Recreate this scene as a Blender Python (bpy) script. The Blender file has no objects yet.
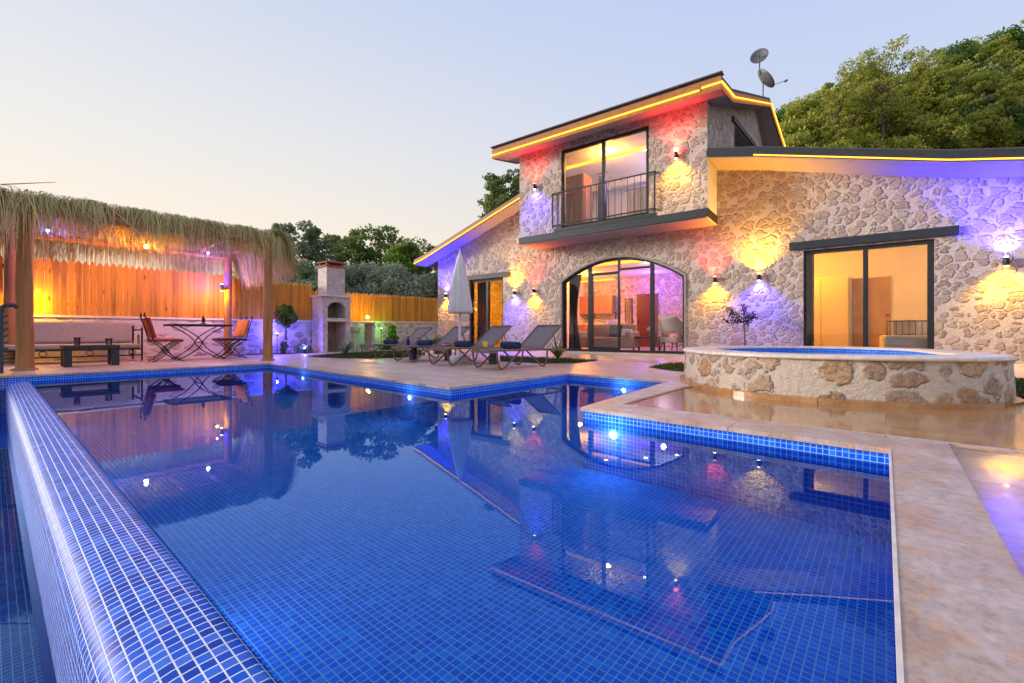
import bpy, math, random
from mathutils import Vector, Matrix
from mathutils.geometry import tessellate_polygon
R = math.radians
scene = bpy.context.scene
col = scene.collection
random.seed(7)

# ------------------------------------------------------------------ materials
def newmat(name):
    m = bpy.data.materials.new(name); m.use_nodes = True
    nt = m.node_tree; b = nt.nodes['Principled BSDF']
    return m, nt, b
def N(nt, t, **kw):
    n = nt.nodes.new(t)
    for k, v in kw.items():
        if k in n.inputs.keys() if isinstance(k, str) else False: n.inputs[k].default_value = v
        else: setattr(n, k, v)
    return n
def L(nt, a, b): nt.links.new(a, b)
def ramp(nt, stops, interp='LINEAR'):
    r = nt.nodes.new('ShaderNodeValToRGB'); r.color_ramp.interpolation = interp
    e = r.color_ramp.elements
    while len(e) < len(stops): e.new(0.5)
    for i, (p, c) in enumerate(stops):
        e[i].position = p; e[i].color = (c[0], c[1], c[2], 1)
    return r
def noise(nt, scale, detail=4, rough=.55, vec=None):
    n = nt.nodes.new('ShaderNodeTexNoise'); n.inputs['Scale'].default_value = scale
    n.inputs['Detail'].default_value = detail; n.inputs['Roughness'].default_value = rough
    if vec is not None: L(nt, vec, n.inputs['Vector'])
    return n
def mapping(nt, scale=(1,1,1), src='Object', rot=(0,0,0)):
    tc = nt.nodes.new('ShaderNodeTexCoord'); mp = nt.nodes.new('ShaderNodeMapping')
    mp.inputs['Scale'].default_value = scale; mp.inputs['Rotation'].default_value = rot
    L(nt, tc.outputs[src], mp.inputs['Vector']); return mp.outputs['Vector']
def mathn(nt, op, a, b=None, clamp=False):
    n = nt.nodes.new('ShaderNodeMath'); n.operation = op; n.use_clamp = clamp
    for i, x in enumerate((a, b)):
        if x is None: continue
        if isinstance(x, (int, float)): n.inputs[i].default_value = x
        else: L(nt, x, n.inputs[i])
    return n.outputs[0]
def mixc(nt, fac, a, b, mode='MIX'):
    n = nt.nodes.new('ShaderNodeMix'); n.data_type = 'RGBA'; n.blend_type = mode
    for i, x in ((0, fac), (6, a), (7, b)):
        if isinstance(x, (int, float)): n.inputs[i].default_value = x
        elif isinstance(x, tuple): n.inputs[i].default_value = (x[0], x[1], x[2], 1)
        else: L(nt, x, n.inputs[i])
    return n.outputs[2]
def bump(nt, b, h, dist, strength=1.0):
    n = nt.nodes.new('ShaderNodeBump'); n.inputs['Distance'].default_value = dist
    n.inputs['Strength'].default_value = strength
    L(nt, h, n.inputs['Height']); L(nt, n.outputs[0], b.inputs['Normal'])

def plain(name, c, rough=.6, metal=0, nscale=6, var=.25, bumpd=0.0, spec=.5):
    m, nt, b = newmat(name)
    v = mapping(nt); n = noise(nt, nscale, 5, .6, v)
    lo = tuple(x*(1-var) for x in c); hi = tuple(min(1, x*(1+var)) for x in c)
    r = ramp(nt, [(.3, lo), (.7, hi)]); L(nt, n.outputs[0], r.inputs[0]); L(nt, r.outputs[0], b.inputs['Base Color'])
    b.inputs['Roughness'].default_value = rough; b.inputs['Metallic'].default_value = metal
    b.inputs['Specular IOR Level'].default_value = spec
    if bumpd: bump(nt, b, n.outputs[0], bumpd)
    return m
def emis(name, c, s):
    m = bpy.data.materials.new(name); m.use_nodes = True; nt = m.node_tree
    for n in list(nt.nodes): nt.nodes.remove(n)
    e = N(nt, 'ShaderNodeEmission'); e.inputs[0].default_value = (*c, 1); e.inputs[1].default_value = s
    o = N(nt, 'ShaderNodeOutputMaterial'); L(nt, e.outputs[0], o.inputs[0]); return m

def stone(name, sc=3.0, sq=(1,1,1.3), mortar=(.66,.575,.50), lo=.05, hi=.15, cover=.25, stones=None, bd=.035, rnd_r=.50):
    m, nt, b = newmat(name)
    v = mapping(nt, sq)
    dn = noise(nt, 2.6, 3, .5, v)
    dn = noise(nt, 5.0, 4, .55, v)
    dd = N(nt, 'ShaderNodeVectorMath', operation='MULTIPLY_ADD'); L(nt, dn.outputs['Color'], dd.inputs[0])
    dd.inputs[1].default_value = (.23,)*3; L(nt, v, dd.inputs[2])
    v2 = dd.outputs[0]
    vo = N(nt, 'ShaderNodeTexVoronoi'); vo.feature = 'DISTANCE_TO_EDGE'; vo.inputs['Scale'].default_value = sc; L(nt, v2, vo.inputs['Vector'])
    vc = N(nt, 'ShaderNodeTexVoronoi'); vc.feature = 'F1'; vc.inputs['Scale'].default_value = sc; L(nt, v2, vc.inputs['Vector'])
    fn = noise(nt, 22, 6, .65, v); fn2 = noise(nt, 60, 4, .7, v); big = noise(nt, 1.1, 3, .5, v)
    # ragged stone edge
    e = mathn(nt, 'ADD', vo.outputs['Distance'], mathn(nt, 'MULTIPLY', mathn(nt, 'SUBTRACT', fn.outputs[0], .5), .14))
    sep = N(nt, 'ShaderNodeSeparateColor'); L(nt, vc.outputs['Color'], sep.inputs[0])
    e = mathn(nt, 'SUBTRACT', e, mathn(nt, 'MULTIPLY', sep.outputs[2], .03))
    mr = N(nt, 'ShaderNodeMapRange'); mr.interpolation_type = 'SMOOTHSTEP'
    L(nt, e, mr.inputs[0]); mr.inputs[1].default_value = lo; mr.inputs[2].default_value = hi
    f1 = mathn(nt, 'ADD', vc.outputs['Distance'], mathn(nt, 'MULTIPLY', mathn(nt, 'SUBTRACT', fn.outputs[0], .5), .22))
    f1 = mathn(nt, 'ADD', f1, mathn(nt, 'MULTIPLY', sep.outputs[2], .10))
    m2 = N(nt, 'ShaderNodeMapRange'); m2.interpolation_type = 'SMOOTHSTEP'
    L(nt, f1, m2.inputs[0]); m2.inputs[1].default_value = rnd_r+.10; m2.inputs[2].default_value = rnd_r-.06
    mask = mathn(nt, 'MULTIPLY', mr.outputs[0], m2.outputs[0])
    st = stones or [(0, (.27,.19,.13)), (.2, (.42,.31,.22)), (.4, (.34,.28,.24)), (.55, (.46,.31,.19)), (.7, (.50,.41,.33)), (.85,(.30,.17,.11)), (1, (.48,.40,.34))]
    r = ramp(nt, st); L(nt, sep.outputs[0], r.inputs[0])
    fr = ramp(nt, [(.36, (.42,.36,.33)), (.47, (.85,.81,.78)), (.60, (1.15,1.1,1.05))]); L(nt, fn.outputs[0], fr.inputs[0])
    sc_ = mixc(nt, .85, r.outputs[0], fr.outputs[0], 'MULTIPLY')
    pale = mathn(nt, 'MULTIPLY', mathn(nt, 'GREATER_THAN', fn2.outputs[0], .56), .45)
    sc_ = mixc(nt, pale, sc_, mortar)
    mo = ramp(nt, [(.3, tuple(x*.84 for x in mortar)), (.7, tuple(min(1,x*1.1) for x in mortar))]); L(nt, fn.outputs[0], mo.inputs[0])
    cm = mathn(nt, 'MULTIPLY', mask, mathn(nt, 'SUBTRACT', 1.0, mathn(nt, 'MULTIPLY', sep.outputs[1], cover)))
    c = mixc(nt, cm, mo.outputs[0], sc_)
    L(nt, c, b.inputs['Base Color']); b.inputs['Roughness'].default_value = .85
    h = mathn(nt, 'ADD', mathn(nt, 'MULTIPLY', mask, .7), mathn(nt, 'ADD', mathn(nt, 'MULTIPLY', fn.outputs[0], .5), mathn(nt, 'MULTIPLY', fn2.outputs[0], .22)))
    bump(nt, b, h, bd)
    return m

def mosaic(name, pitch=.027, tiles=None, grout=(.34,.62,.98), g=.075, rough=.6, spec=.15):
    m, nt, b = newmat(name); b.inputs['Specular IOR Level'].default_value = spec
    tc = N(nt, 'ShaderNodeTexCoord'); s = N(nt, 'ShaderNodeVectorMath', operation='SCALE'); s.inputs['Scale'].default_value = 1/pitch
    L(nt, tc.outputs['UV'], s.inputs[0])
    fr = N(nt, 'ShaderNodeVectorMath', operation='FRACTION'); L(nt, s.outputs[0], fr.inputs[0])
    fl = N(nt, 'ShaderNodeVectorMath', operation='FLOOR'); L(nt, s.outputs[0], fl.inputs[0])
    wn = N(nt, 'ShaderNodeTexWhiteNoise'); wn.noise_dimensions = '2D'; L(nt, fl.outputs[0], wn.inputs['Vector'])
    sp = N(nt, 'ShaderNodeSeparateXYZ'); L(nt, fr.outputs[0], sp.inputs[0])
    def edge(o):
        a = mathn(nt, 'ABSOLUTE', mathn(nt, 'SUBTRACT', o, .5))
        q = N(nt, 'ShaderNodeMapRange'); q.interpolation_type = 'SMOOTHSTEP'; L(nt, a, q.inputs[0])
        q.inputs[1].default_value = .5-g*1.25; q.inputs[2].default_value = .5-g*.6; return q.outputs[0]
    gm = mathn(nt, 'MAXIMUM', edge(sp.outputs[0]), edge(sp.outputs[1]))
    ts = tiles or [(0, (.001,.095,.74)), (.35, (.001,.12,.84)), (.7, (.002,.15,.92)), (.93, (.01,.21,.95)), (1, (.02,.26,.97))]
    r = ramp(nt, ts); L(nt, wn.outputs['Value'], r.inputs[0])
    wn2 = noise(nt, 3.5, 3, .5, s.outputs[0]); 
    c0 = mixc(nt, .10, r.outputs[0], wn2.outputs['Color'], 'SOFT_LIGHT')
    gn = noise(nt, 9, 3, .6, tc.outputs['UV']); gr = ramp(nt, [(.3, tuple(x*.8 for x in grout)), (.7, grout)]); L(nt, gn.outputs[0], gr.inputs[0])
    c = mixc(nt, gm, c0, gr.outputs[0])
    L(nt, c, b.inputs['Base Color'])
    rr = mathn(nt, 'ADD', mathn(nt, 'MULTIPLY', gm, .35), rough); L(nt, rr, b.inputs['Roughness'])
    tilt = mathn(nt, 'ADD', mathn(nt, 'MULTIPLY', gm, -.8), mathn(nt, 'MULTIPLY', wn.outputs['Value'], .2))
    bump(nt, b, tilt, .0012)
    return m

def travertine(name, base=(.56,.45,.38), wet=False, slab=(.9,.45), streak=(.9,7.0), joint=True):
    m, nt, b = newmat(name)
    v = mapping(nt)
    br = N(nt, 'ShaderNodeTexBrick'); L(nt, v, br.inputs['Vector']); br.inputs['Scale'].default_value = 1
    br.inputs['Brick Width'].default_value = slab[0]; br.inputs['Row Height'].default_value = slab[1]
    br.inputs['Mortar Size'].default_value = .0045; br.inputs['Mortar Smooth'].default_value = .3; br.inputs['Bias'].default_value = 0
    br.inputs['Color1'].default_value = (.1,.1,.1,1); br.inputs['Color2'].default_value = (.9,.9,.9,1); br.inputs['Mortar'].default_value = (.5,.5,.5,1)
    mp = N(nt, 'ShaderNodeMapping'); mp.inputs['Scale'].default_value = (streak[0], streak[1], 1); L(nt, v, mp.inputs[0])
    off = N(nt, 'ShaderNodeVectorMath', operation='MULTIPLY_ADD'); L(nt, br.outputs['Color'], off.inputs[0]); off.inputs[1].default_value = (7,5,3); L(nt, mp.outputs[0], off.inputs[2])
    n1 = noise(nt, 1.6, 8, .62, off.outputs[0]); n2 = noise(nt, 5, 6, .7, v); n3 = noise(nt, .7, 3, .5, v)
    d = tuple(x*.80 for x in base); h = tuple(min(1, x*1.16) for x in base); warm = (base[0]*1.05, base[1]*.86, base[2]*.66)
    r = ramp(nt, [(.28, d), (.42, warm), (.52, base), (.62, h), (.75, (base[0]*.95, base[1]*.88, base[2]*.82))]); L(nt, n1.outputs[0], r.inputs[0])
    r2 = ramp(nt, [(.3, (.72,.70,.70)), (.62, (1.08,1.04,1.0))]); L(nt, n2.outputs[0], r2.inputs[0])
    c = mixc(nt, .8, r.outputs[0], r2.outputs[0], 'MULTIPLY')
    n5 = noise(nt, 38, 6, .75, v); r5 = ramp(nt, [(.36, (.70,.66,.64)), (.5, (1,1,1)), (.66, (1.18,1.16,1.14))]); L(nt, n5.outputs[0], r5.inputs[0]); c = mixc(nt, .7, c, r5.outputs[0], 'MULTIPLY')
    bl = mathn(nt, 'MULTIPLY', mathn(nt, 'GREATER_THAN', n2.outputs[0], .66), .4); c = mixc(nt, bl, c, (.75,.68,.62))
    tone = mixc(nt, .16, c, br.outputs['Color'], 'OVERLAY')
    c = mixc(nt, mathn(nt, 'MULTIPLY', br.outputs['Fac'], .8 if joint else 0), tone, tuple(x*.5 for x in base))
    L(nt, c, b.inputs['Base Color'])
    rr = ramp(nt, [(.35, (.04,)*3 if wet else (.32,)*3), (.68, (.28,)*3 if wet else (.6,)*3)]); L(nt, n3.outputs[0], rr.inputs[0]); L(nt, rr.outputs[0], b.inputs['Roughness'])
    b.inputs['Specular IOR Level'].default_value = .65 if wet else .4
    if wet: b.inputs['Coat Weight'].default_value = .35; b.inputs['Coat Roughness'].default_value = .04
    hh = mathn(nt, 'ADD', mathn(nt, 'MULTIPLY', br.outputs['Fac'], -1.0), mathn(nt, 'MULTIPLY', n2.outputs[0], .5))
    bump(nt, b, hh, .0012 if wet else .004)
    return m

def wood(name, base, board=0, axis='X', rough=.6, sheen=0):
    m, nt, b = newmat(name)
    v = mapping(nt, (14,14,.9) if axis == 'Z' else ((.9,14,14) if axis == 'X' else (14,.9,14)))
    n1 = noise(nt, 1.3, 7, .6, v); v2 = mapping(nt); n2 = noise(nt, 1.2, 3, .5, v2)
    r = ramp(nt, [(.28, tuple(x*.45 for x in base)), (.45, tuple(x*.85 for x in base)), (.6, base), (.8, tuple(min(1,x*1.3) for x in base))]); L(nt, n1.outputs[0], r.inputs[0])
    c = r.outputs[0]
    vo = N(nt, 'ShaderNodeTexVoronoi'); vo.inputs['Scale'].default_value = 2.3; L(nt, mapping(nt, (3,3,1.0)), vo.inputs['Vector'])
    kn = N(nt, 'ShaderNodeMapRange'); L(nt, vo.outputs['Distance'], kn.inputs[0]); kn.inputs[1].default_value = .07; kn.inputs[2].default_value = .15
    c = mixc(nt, mathn(nt, 'SUBTRACT', 1.0, kn.outputs[0]), c, tuple(x*.3 for x in base))
    gi = N(nt, 'ShaderNodeNewGeometry')
    rr = ramp(nt, [(0, (.68,.66,.62)), (.5,(.95,.93,.92)), (1, (1.18,1.15,1.1))]); L(nt, gi.outputs['Random Per Island'], rr.inputs[0])
    c = mixc(nt, 1.0, c, rr.outputs[0], 'MULTIPLY')
    L(nt, c, b.inputs['Base Color']); b.inputs['Roughness'].default_value = rough
    bump(nt, b, n1.outputs[0], .004)
    return m

def leafmat(name, cs, trans=.45, rough=.6):
    m, nt, b = newmat(name)
    gi = N(nt, 'ShaderNodeNewGeometry'); v = mapping(nt); n = noise(nt, .9, 3, .6, v)
    r = ramp(nt, [(i/(len(cs)-1), c) for i, c in enumerate(cs)])
    f = mathn(nt, 'ADD', mathn(nt, 'MULTIPLY', gi.outputs['Random Per Island'], .55), mathn(nt, 'MULTIPLY', mathn(nt, 'SUBTRACT', n.outputs[0], .27), 1.0))
    L(nt, f, r.inputs[0]); L(nt, r.outputs[0], b.inputs['Base Color']); b.inputs['Roughness'].default_value = rough
    b.inputs['Specular IOR Level'].default_value = .3
    tr = N(nt, 'ShaderNodeBsdfTranslucent'); L(nt, r.outputs[0], tr.inputs[0])
    mx = N(nt, 'ShaderNodeMixShader'); mx.inputs[0].default_value = trans
    L(nt, b.outputs[0], mx.inputs[1]); L(nt, tr.outputs[0], mx.inputs[2]); L(nt, mx.outputs[0], nt.nodes['Material Output'].inputs[0])
    return m

def glassmat(name, tint=(.93,.95,.96), ior=1.5, refl=1.0, rough=0.0, bumpd=0, wscale=2.0, gc=(1,1,1)):
    m = bpy.data.materials.new(name); m.use_nodes = True; nt = m.node_tree
    for n in list(nt.nodes): nt.nodes.remove(n)
    t = N(nt, 'ShaderNodeBsdfTransparent'); t.inputs[0].default_value = (*tint, 1)
    g = N(nt, 'ShaderNodeBsdfGlossy'); g.inputs['Roughness'].default_value = rough; g.inputs[0].default_value = (*gc,1)
    fr = N(nt, 'ShaderNodeFresnel'); fr.inputs[0].default_value = ior
    f = mathn(nt, 'MULTIPLY', fr.outputs[0], refl, True)
    mx = N(nt, 'ShaderNodeMixShader'); L(nt, f, mx.inputs[0]); L(nt, t.outputs[0], mx.inputs[1]); L(nt, g.outputs[0], mx.inputs[2])
    o = N(nt, 'ShaderNodeOutputMaterial'); L(nt, mx.outputs[0], o.inputs[0])
    if bumpd:
        v = mapping(nt); n1 = noise(nt, wscale, 2, .5, v); n2 = noise(nt, wscale*4.5, 2, .5, v)
        h = mathn(nt, 'ADD', n1.outputs[0], mathn(nt, 'MULTIPLY', n2.outputs[0], .06))
        bp = N(nt, 'ShaderNodeBump'); bp.inputs['Distance'].default_value = bumpd; L(nt, h, bp.inputs['Height'])
        L(nt, bp.outputs[0], g.inputs['Normal']); L(nt, bp.outputs[0], fr.inputs['Normal'])
    return m

M = {}
M['stone'] = stone('rubble_stone', 5.0, (1,1,1.2), mortar=(.63,.53,.46), bd=.034, lo=.0, hi=.14, cover=.36, rnd_r=.62, stones=[(0,(.33,.23,.165)),(.18,(.50,.38,.28)),(.36,(.43,.34,.28)),(.52,(.52,.36,.22)),(.68,(.54,.45,.38)),(.84,(.37,.235,.16)),(1,(.49,.40,.33))])
M['stone_tub'] = stone('tub_stone', 4.0, (1,1,1.25), mortar=(.68,.57,.46), lo=.0, hi=.14, cover=.34, rnd_r=.60, bd=.035, stones=[(0,(.50,.25,.08)),(.25,(.32,.18,.10)),(.5,(.58,.34,.15)),(.75,(.38,.25,.17)),(1,(.60,.38,.18))])
M['stone_low'] = stone('low_wall_stone', 3.0, (1,1,1.6), mortar=(.62,.56,.53), lo=.02, hi=.14, cover=.72)
M['stone_block'] = stone('block_stone', 5.5, (1,1,2.0), mortar=(.74,.68,.66), lo=.0, hi=.06, cover=.35, rnd_r=.8, stones=[(0,(.50,.42,.40)),(.3,(.78,.71,.68)),(.6,(.62,.50,.48)),(1,(.80,.74,.72))], bd=.02)
M['mosaic'] = mosaic('pool_mosaic')
M['mosaic_edge'] = mosaic('pool_edge_mosaic', grout=(.86,.88,.95), g=.062, rough=.5, spec=.10, tiles=[(0,(.003,.045,.36)),(.35,(.005,.07,.48)),(.7,(.01,.10,.60)),(.93,(.04,.16,.66)),(1,(.09,.17,.60))])
M['trav'] = travertine('travertine_deck', (.60,.49,.43))
M['trav_cope'] = travertine('travertine_coping', (.54,.43,.38), slab=(1.4,3.0), streak=(5.0,3.0))
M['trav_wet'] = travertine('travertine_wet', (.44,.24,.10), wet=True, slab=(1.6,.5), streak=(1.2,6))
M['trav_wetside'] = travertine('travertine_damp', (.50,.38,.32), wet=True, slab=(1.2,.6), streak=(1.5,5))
M['edge'] = plain('pale_travertine_edge', (.74,.64,.54), .4, 0, 14, .2, .001)
M['plaster'] = plain('white_plaster', (.72,.69,.68), .8, 0, 3, .05, .001)
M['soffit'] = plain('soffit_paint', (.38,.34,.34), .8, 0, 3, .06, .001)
M['inwall'] = plain('interior_plaster', (.70,.62,.50), .8, 0, 2, .05)
M['infloor'] = plain('interior_floor', (.42,.33,.28), .3, 0, 3, .2)
M['anth'] = plain('anthracite_metal', (.022,.026,.030), .42, .2, 20, .15)
M['lintel'] = plain('anthracite_lintel', (.022,.028,.034), .55, 0, 12, .25, .002)
M['roof'] = plain('dark_roof_shingle', (.085,.075,.075), .8, 0, 9, .3, .004)
M['fence'] = wood('fence_pine', (.66,.27,.018), axis='Z')
M['log'] = wood('post_log', (.47,.21,.07), axis='Z', rough=.7)
M['beam'] = wood('beam_pine', (.42,.23,.11), axis='Y')
M['door'] = wood('wardrobe_wood', (.36,.15,.06), axis='Z', rough=.4)
M['iron'] = plain('black_iron', (.022,.020,.020), .5, .3, 30, .3)
M['green_iron'] = plain('railing_paint', (.03,.05,.055), .35, .2, 30, .2)
M['taupe'] = plain('taupe_frame', (.17,.125,.085), .4, .3, 30, .15)
M['sling'] = plain('sling_fabric', (.20,.175,.16), .8, 0, 60, .18, .0008)
M['navy'] = plain('navy_towel', (.012,.030,.095), .95, 0, 60, .35, .004)
M['white'] = plain('white_canvas', (.72,.70,.70), .85, 0, 8, .08, .002)
M['whitebase'] = plain('white_base', (.70,.70,.72), .6, 0, 12, .12, .002)
M['cushion'] = plain('pale_cushion', (.36,.31,.29), .9, 0, 20, .1, .002)
M['red'] = plain('red_cushion', (.42,.045,.025), .85, 0, 25, .25, .002)
M['orange'] = plain('orange_cushion', (.60,.22,.03), .85, 0, 25, .2, .002)
M['darkwood'] = plain('dark_table', (.018,.020,.024), .45, 0, 14, .4, .001)
M['tabletop'] = plain('mosaic_table_top', (.25,.20,.16), .35, 0, 40, .4)
M['soil'] = plain('garden_soil', (.05,.035,.025), .95, 0, 20, .4, .02)
M['grass'] = leafmat('grass_blades', [(.035,.065,.012), (.055,.10,.018), (.09,.13,.03)])
M['grassbase'] = plain('lawn_base', (.04,.07,.015), .95, 0, 30, .4, .01)
M['leaf_green'] = leafmat('leaf_green', [(.05,.09,.03), (.10,.18,.04), (.16,.26,.06), (.24,.34,.08)])
M['leaf_pine'] = leafmat('leaf_pine', [(.08,.11,.04), (.17,.23,.06), (.28,.36,.09)])
M['leaf_dark'] = leafmat('leaf_dark', [(.10,.14,.08), (.21,.27,.16), (.33,.40,.23)])
M['leaf_olive'] = leafmat('leaf_olive', [(.14,.18,.12), (.28,.33,.22), (.42,.46,.33)])
M['leaf_bright'] = leafmat('leaf_bright', [(.10,.18,.02), (.22,.36,.04), (.36,.50,.08)])
M['leaf_maquis'] = leafmat('leaf_maquis', [(.10,.13,.025), (.29,.33,.05), (.48,.49,.08), (.56,.50,.12)], trans=.5)
M['leaf_plum'] = leafmat('leaf_plum', [(.03,.02,.02), (.05,.03,.035), (.07,.05,.05)])
M['bark'] = plain('bark', (.12,.085,.06), .9, 0, 9, .4, .01)
M['hill'] = plain('hill_soil', (.16,.11,.07), .95, 0, .6, .4, .1)
M['ground'] = plain('dry_ground', (.16,.14,.09), .95, 0, .5, .35, .02)
M['straw'] = leafmat('reed_straw', [(.15,.11,.035), (.40,.31,.10), (.72,.60,.28), (.44,.40,.12), (.30,.21,.06)], trans=.06, rough=.5)
M['strawbed'] = plain('straw_bed', (.20,.15,.08), .95, 0, 25, .4, .02)
M['dish'] = plain('dish_paint', (.13,.135,.15), .5, .2, 8, .15)
M['brick_red'] = plain('chimney_cap', (.30,.09,.07), .8, 0, 12, .3)
M['soot'] = plain('soot_brick', (.30,.20,.14), .9, 0, 6, .4, .01)
M['glass'] = glassmat('window_glass', (.90,.92,.93), 1.52, 1.35)
M['water'] = glassmat('pool_water_surface', (.58,.94,1.0), 1.34, 1.4, 0, .0007, 1.3, (.38,.60,1.0))
M['tumbler'] = glassmat('drinking_glass', (.9,.92,.95), 1.45)
M['drink_o'] = plain('orange_juice', (.85,.32,.02), .2, 0, 5, .05)
M['drink_r'] = plain('red_juice', (.16,.01,.01), .2, 0, 5, .05)
M['yellow'] = plain('yellow_cup', (.75,.58,.04), .5, 0, 5, .1)
M['curtain'] = plain('dark_curtain', (.10,.07,.09), .9, 0, 4, .3)
M['sheer'] = leafmat('sheer_blind', [(.74,.66,.56),(.70,.62,.53)], trans=.6, rough=.9)
M['sofa'] = plain('sofa_fabric', (.48,.38,.36), .9, 0, 30, .12)
M['bluecush'] = plain('blue_cushion', (.05,.11,.20), .9, 0, 30, .2)
M['led'] = emis('led_strip_amber', (1.0,.36,.03), 1.5)
M['led_in'] = emis('led_cove_amber', (1.0,.33,.02), 1.3)
M['bulb_w'] = emis('bulb_white', (1.0,.93,.85), 12)
M['bulb_y'] = emis('bulb_yellow', (1.0,.52,.08), 14)
M['bulb_b'] = emis('bulb_blue', (.32,.32,1.0), 14)
M['bulb_r'] = emis('bulb_red', (1.0,.10,.05), 9)
M['bulb_g'] = emis('bulb_green', (.15,1.0,.30), 12)
M['poollamp'] = emis('pool_lamp_lens', (.85,.93,1.0), 4)
M['poollamp_off'] = plain('pool_fitting', (.55,.75,.85), .3, 0, 5, .05)

# ------------------------------------------------------------------ mesh builder
class MB:
    def __init__(s): s.v=[]; s.f=[]; s.uv=[]; s.sm=[]
    def face(s, pts, uv=None, smooth=False):
        i=len(s.v); s.v += [tuple(p) for p in pts]; s.f.append(tuple(range(i,i+len(pts)))); s.uv.append(uv); s.sm.append(smooth); return s
    def grid(s, rows, closed=False, smooth=True, uv=None):
        i=len(s.v); n=len(rows[0])
        for r in rows: s.v += [tuple(p) for p in r]
        for a in range(len(rows)-1):
            for b in range(n if closed else n-1):
                c=(b+1)%n
                s.f.append((i+a*n+b,i+a*n+c,i+(a+1)*n+c,i+(a+1)*n+b)); s.sm.append(smooth)
                s.uv.append([uv[a][b],uv[a][c],uv[a+1][c],uv[a+1][b]] if uv else None)
        return s
    def box(s, c, d, rz=0, m=None):
        hx,hy,hz=d[0]/2,d[1]/2,d[2]/2
        T=Matrix.Translation(c)@Matrix.Rotation(rz,4,'Z')
        if m is not None: T=Matrix.Translation(c)@m
        P=[T@Vector((x*hx,y*hy,z*hz)) for z in (-1,1) for x,y in ((-1,-1),(1,-1),(1,1),(-1,1))]
        i=len(s.v); s.v += [tuple(p) for p in P]
        for q in ((3,2,1,0),(4,5,6,7),(0,1,5,4),(1,2,6,5),(2,3,7,6),(3,0,4,7)):
            s.f.append(tuple(i+k for k in q)); s.uv.append(None); s.sm.append(False)
        return s
    def bb(s, x0,x1,y0,y1,z0,z1): return s.box(((x0+x1)/2,(y0+y1)/2,(z0+z1)/2),(x1-x0,y1-y0,z1-z0))
    def tube(s, pts, r, n=8, cap=True):
        pts=[Vector(p) for p in pts]; rs=r if isinstance(r,(list,tuple)) else [r]*len(pts); rows=[]
        up=Vector((0,0,1)); prev=None
        for k,p in enumerate(pts):
            t=(pts[min(k+1,len(pts)-1)]-pts[max(k-1,0)]).normalized()
            if prev is None:
                a=t.orthogonal().normalized() if abs(t.z)>.95 else t.cross(up).normalized()
            else:
                a=(prev-t*prev.dot(t)).normalized()
            prev=a; b=t.cross(a).normalized()
            rows.append([p+(a*math.cos(2*math.pi*j/n)+b*math.sin(2*math.pi*j/n))*rs[k] for j in range(n)])
        s.grid(rows,True)
        if cap: s.face(list(reversed(rows[0]))); s.face(rows[-1])
        return s
    def lathe(s, prof, c=(0,0,0), n=20, wob=None):
        rows=[]
        for (r,z) in prof:
            rows.append([(c[0]+r*(1+(wob(j,z) if wob else 0))*math.cos(2*math.pi*j/n), c[1]+r*(1+(wob(j,z) if wob else 0))*math.sin(2*math.pi*j/n), c[2]+z) for j in range(n)])
        s.grid(rows,True)
        if prof[0][0]>.001: s.face(list(reversed(rows[0])))
        if prof[-1][0]>.001: s.face(rows[-1])
        return s
    def poly(s, loops, z=0, mapf=None, flip=False):
        """flat polygon with holes; loops of (x,y)"""
        vs=[[Vector((p[0],p[1],0)) for p in lp] for lp in loops]
        tris=tessellate_polygon(vs); flat=[p for lp in vs for p in lp]
        fn=mapf or (lambda p:(p[0],p[1],z)); i=len(s.v); s.v += [tuple(fn(p)) for p in flat]
        for t in tris:
            a,b,c=[flat[k] for k in t]
            ccw=(b-a).cross(c-a).z>0
            t=t if ccw!=flip else (t[0],t[2],t[1])
            s.f.append(tuple(i+k for k in t)); s.uv.append(None); s.sm.append(False)
        return s
    def slab(s, loops, t0, t1, mapf):
        """prism from polygon with holes; mapf(x,y,t)->xyz"""
        s.poly(loops, mapf=lambda p: mapf(p[0],p[1],t0)); s.poly(loops, mapf=lambda p: mapf(p[0],p[1],t1), flip=True)
        for lp in loops:
            n=len(lp)
            for k in range(n):
                a,b=lp[k],lp[(k+1)%n]
                s.face([mapf(a[0],a[1],t0),mapf(b[0],b[1],t0),mapf(b[0],b[1],t1),mapf(a[0],a[1],t1)])
        return s
    def build(s, name, mat, parent=None, bevel=0, fixn=True):
        me=bpy.data.meshes.new(name); me.from_pydata(s.v,[],s.f); me.update()
        me.materials.append(mat)
        me.polygons.foreach_set('use_smooth', s.sm)
        uvl=me.uv_layers.new(name='UVMap'); 
        data=[0.0]*(2*len(me.loops))
        for p,u in zip(me.polygons,s.uv):
            nx,ny,nz=abs(p.normal.x),abs(p.normal.y),abs(p.normal.z)
            for k,li in enumerate(p.loop_indices):
                if u: q=u[k]
                else:
                    c=s.v[s.f[p.index][k]]
                    q=(c[0],c[1]) if nz>=nx and nz>=ny else ((c[1],c[2]) if nx>ny else (c[0],c[2]))
                data[2*li]=q[0]; data[2*li+1]=q[1]
        uvl.data.foreach_set('uv',data)
        o=bpy.data.objects.new(name,me); col.objects.link(o)
        if parent: o.parent=parent
        if bevel:
            md=o.modifiers.new('Bevel','BEVEL'); md.width=bevel; md.segments=2; md.limit_method='ANGLE'; md.harden_normals=False
        return o

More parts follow.
